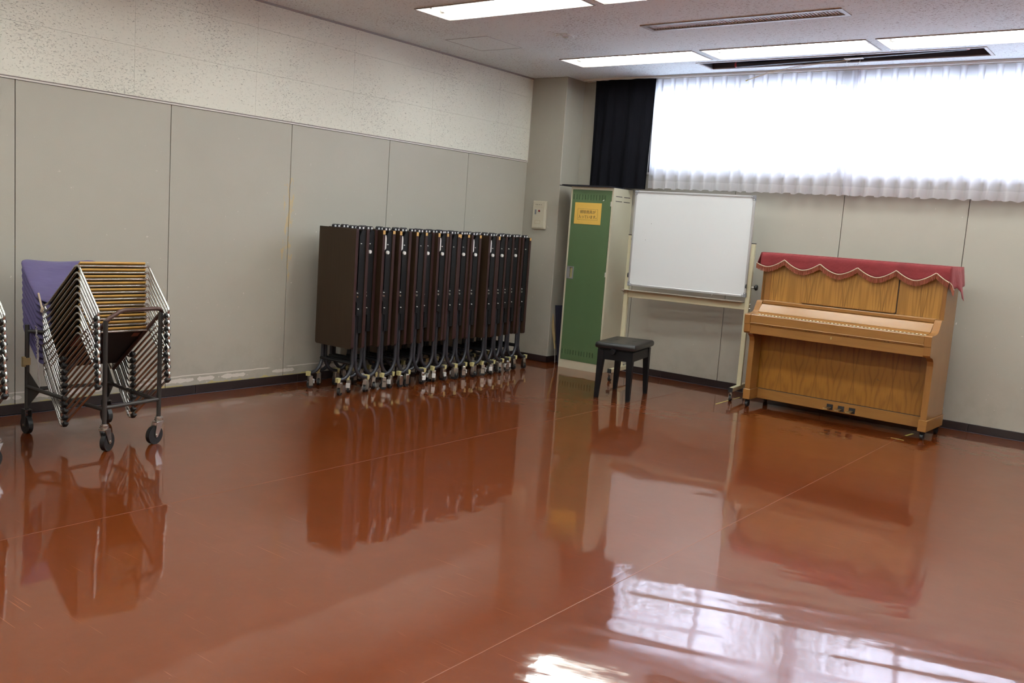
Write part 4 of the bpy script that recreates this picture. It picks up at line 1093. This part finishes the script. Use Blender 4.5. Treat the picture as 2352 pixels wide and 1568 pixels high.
def trolley(dy, label):
    t = thing('chair_trolley', label, 'trolley', (0, dy, 0), group='chair trolleys by the left wall')
    P1, P2, P3, P4 = (0.48, -5.459), (1.093, -5.335), (1.079, -5.010), (0.485, -4.993)
    R = 0.0125
    for p, z in ((P1, 0.622), (P4, 0.40)): MB().cyl((*p, 0.14), (*p, z), R, 12).obj('rear_post', 'trolley_paint', t)
    for p, z in ((P2, 0.715), (P3, 0.745)): MB().cyl((*p, 0.15), (*p, z), R, 12).obj('front_post', 'trolley_paint', t)
    dn = Vector((-0.79, 0, -0.613))
    a = Vector((*P2, 0.715)); b_ = Vector((*P3, 0.752))
    path = [a+dn*0.58+Vector((0, 0, -.03)), a+Vector((0, 0, -.012)), a+Vector((0.004, 0.02, 0.012)), Vector((1.095, -5.245, 0.765)), Vector((1.090, -5.030, 0.768)), b_+Vector((0.004, 0.008, 0.0)), b_+dn*0.62+Vector((0, 0, -.02))]
    MB().tube(fillet(path, 0.028, 5), 0.0118, 10).obj('handle', 'handle_paint', t)
    z = 0.252
    MB().tube([(P1[0], P1[1], z+.02), (0.60, -5.44, z+.01), (0.80, -5.40, z-.005), (0.98, -5.355, z-.015), (P2[0], P2[1], z-.02)], 0.0115, 10).obj('base_rail', 'trolley_paint', t)
    for p, q in ((P2, P3), (P3, P4), (P4, P1)): MB().cyl((*p, z-.01), (*q, z), 0.0115, 10).obj('base_rail', 'trolley_paint', t)
    MB().cyl((P1[0], P1[1], 0.585), (0.56, -5.39, 0.585), 0.0105, 10).obj('back_stay', 'trolley_paint', t)
    for p, sy in ((P1, 1), (P4, -1)):
        MB().add([(p[0]+.006, p[1], 0.36), (p[0]+.012, p[1], 0.16), (p[0]+.115, p[1]+.02*sy, 0.262), (p[0]+.006, p[1]+.004, 0.36), (p[0]+.012, p[1]+.004, 0.16), (p[0]+.115, p[1]+.004+.02*sy, 0.262)],
                 [(0, 1, 2), (5, 4, 3), (0, 3, 4, 1), (1, 4, 5, 2), (2, 5, 3, 0)]).obj('gusset', 'trolley_paint', t)
        c = MB().box(p[0]-.026, p[0]+.026, p[1]-.018, p[1]+.018, 0.136, 0.141).box(p[0]-.026, p[0]+.020, p[1]-.020, p[1]-.016, 0.045, 0.141).box(p[0]-.026, p[0]+.020, p[1]+.016, p[1]+.020, 0.045, 0.141).obj('rear_caster', 'trolley_paint', t)
        MB().cyl((p[0], p[1]-.013, .051), (p[0], p[1]+.013, .051), .051, 28).obj('wheel', 'black_rubber', c)
        MB().cyl((p[0], p[1]-.022, .051), (p[0], p[1]+.022, .051), .007, 10).obj('axle', 'dull_chrome', c)
    for p, a_ in ((P2, radians(122)), (P3, radians(-75))):
        c = thing_part('front_caster', t, (p[0], p[1], 0), a_)
        mm = MB().cyl((0, 0, .150), (0, 0, .143), .021, 16).cyl((0, 0, .141), (0, 0, .134), .024, 16).cyl((0, 0, .132), (0, 0, .126), .019, 16)
        for s_ in (-1, 1):
            y0, y1 = sorted((s_*.0165, s_*.0200))
            mm.prism([(-.022, .128), (.030, .124), (.040, .060), (.034, .040), (.024, .040), (.012, .060)], 'y', y0, y1)
        mm.box(-.022, .030, -.0165, .0165, .121, .127)
        body = mm.obj('fork', 'dull_chrome', c)
        MB().cyl((.030, -.013, .052), (.030, .013, .052), .052, 28).cyl((.030, -.0135, .052), (.030, .0135, .052), .040, 28).obj('wheel', 'black_rubber', c)
        MB().cyl((.030, -.0235, .052), (.030, .0235, .052), .007, 8).obj('axle', 'dull_chrome', c)
    tg = MB().bbox(P1[0]-.004, P1[0]+.016, P1[1]-.030, P1[1]-.012, 0.385, 0.442, 0.002).box(P1[0]+.010, P1[0]+.018, P1[1]-.030, P1[1]+.012, 0.395, 0.435).obj('tag', 'cardboard', t)
    return t
def thing_part(name, parent, loc, rz):
    m = MB().cyl((0, 0, .155), (0, 0, .150), .016, 12)
    o = m.obj(name, 'dull_chrome', parent, loc, (0, 0, rz)); return o
trolley(0, 'dark steel chair trolley on black wheels under the near stack')
trolley(-0.865, 'dark steel chair trolley under the stack cut by the left edge')

# frayed white strings tied to the stack
st = thing('white_string', 'frayed white strings hanging down the left side of the chair stack', 'string', (0, 0, 0))
rnd = random.Random(9)
def wob(x, z0, z1, amp):
    n_ = 14; pts = []
    for i in range(n_+1):
        g = i/n_; z = z0+(z1-z0)*g
        pts.append((x+0.022+0.20*(z0-z)*.5+rnd.uniform(-amp, amp), -5.432-abs(rnd.uniform(0, amp))*.6, z))
    return pts
for x, z0, z1, a, r in ((0.522, 0.60, 0.30, .010, .0022), (0.528, 0.595, 0.40, .014, .0018), (0.520, 0.58, 0.45, .016, .0018), (0.530, 0.50, 0.28, .008, .0035), (0.515, 0.62, 0.52, .012, .0022), (0.54, 0.42, 0.26, .010, .0025)):
    MB().tube(wob(x, z0, z1, a), r, 5).obj('strand', 'white_string', st)
ck = thing('rope_knot', 'cream rope knotted round the back of the top chairs', 'rope', (0, 0, 0))
MB().tube([(0.51, -5.412, 0.80), (0.535, -5.415, 0.765), (0.555, -5.416, 0.73), (0.575, -5.412, 0.715)], 0.0055, 7).obj('strand', 'cord_cream', ck)
MB().tube(fillet([(0.56, -5.418, 0.735), (0.575, -5.42, 0.72), (0.570, -5.42, 0.700), (0.555, -5.418, 0.705), (0.56, -5.415, 0.725)], .006, 3, True), 0.006, 7, closed=True).obj('knot', 'cord_cream', ck)
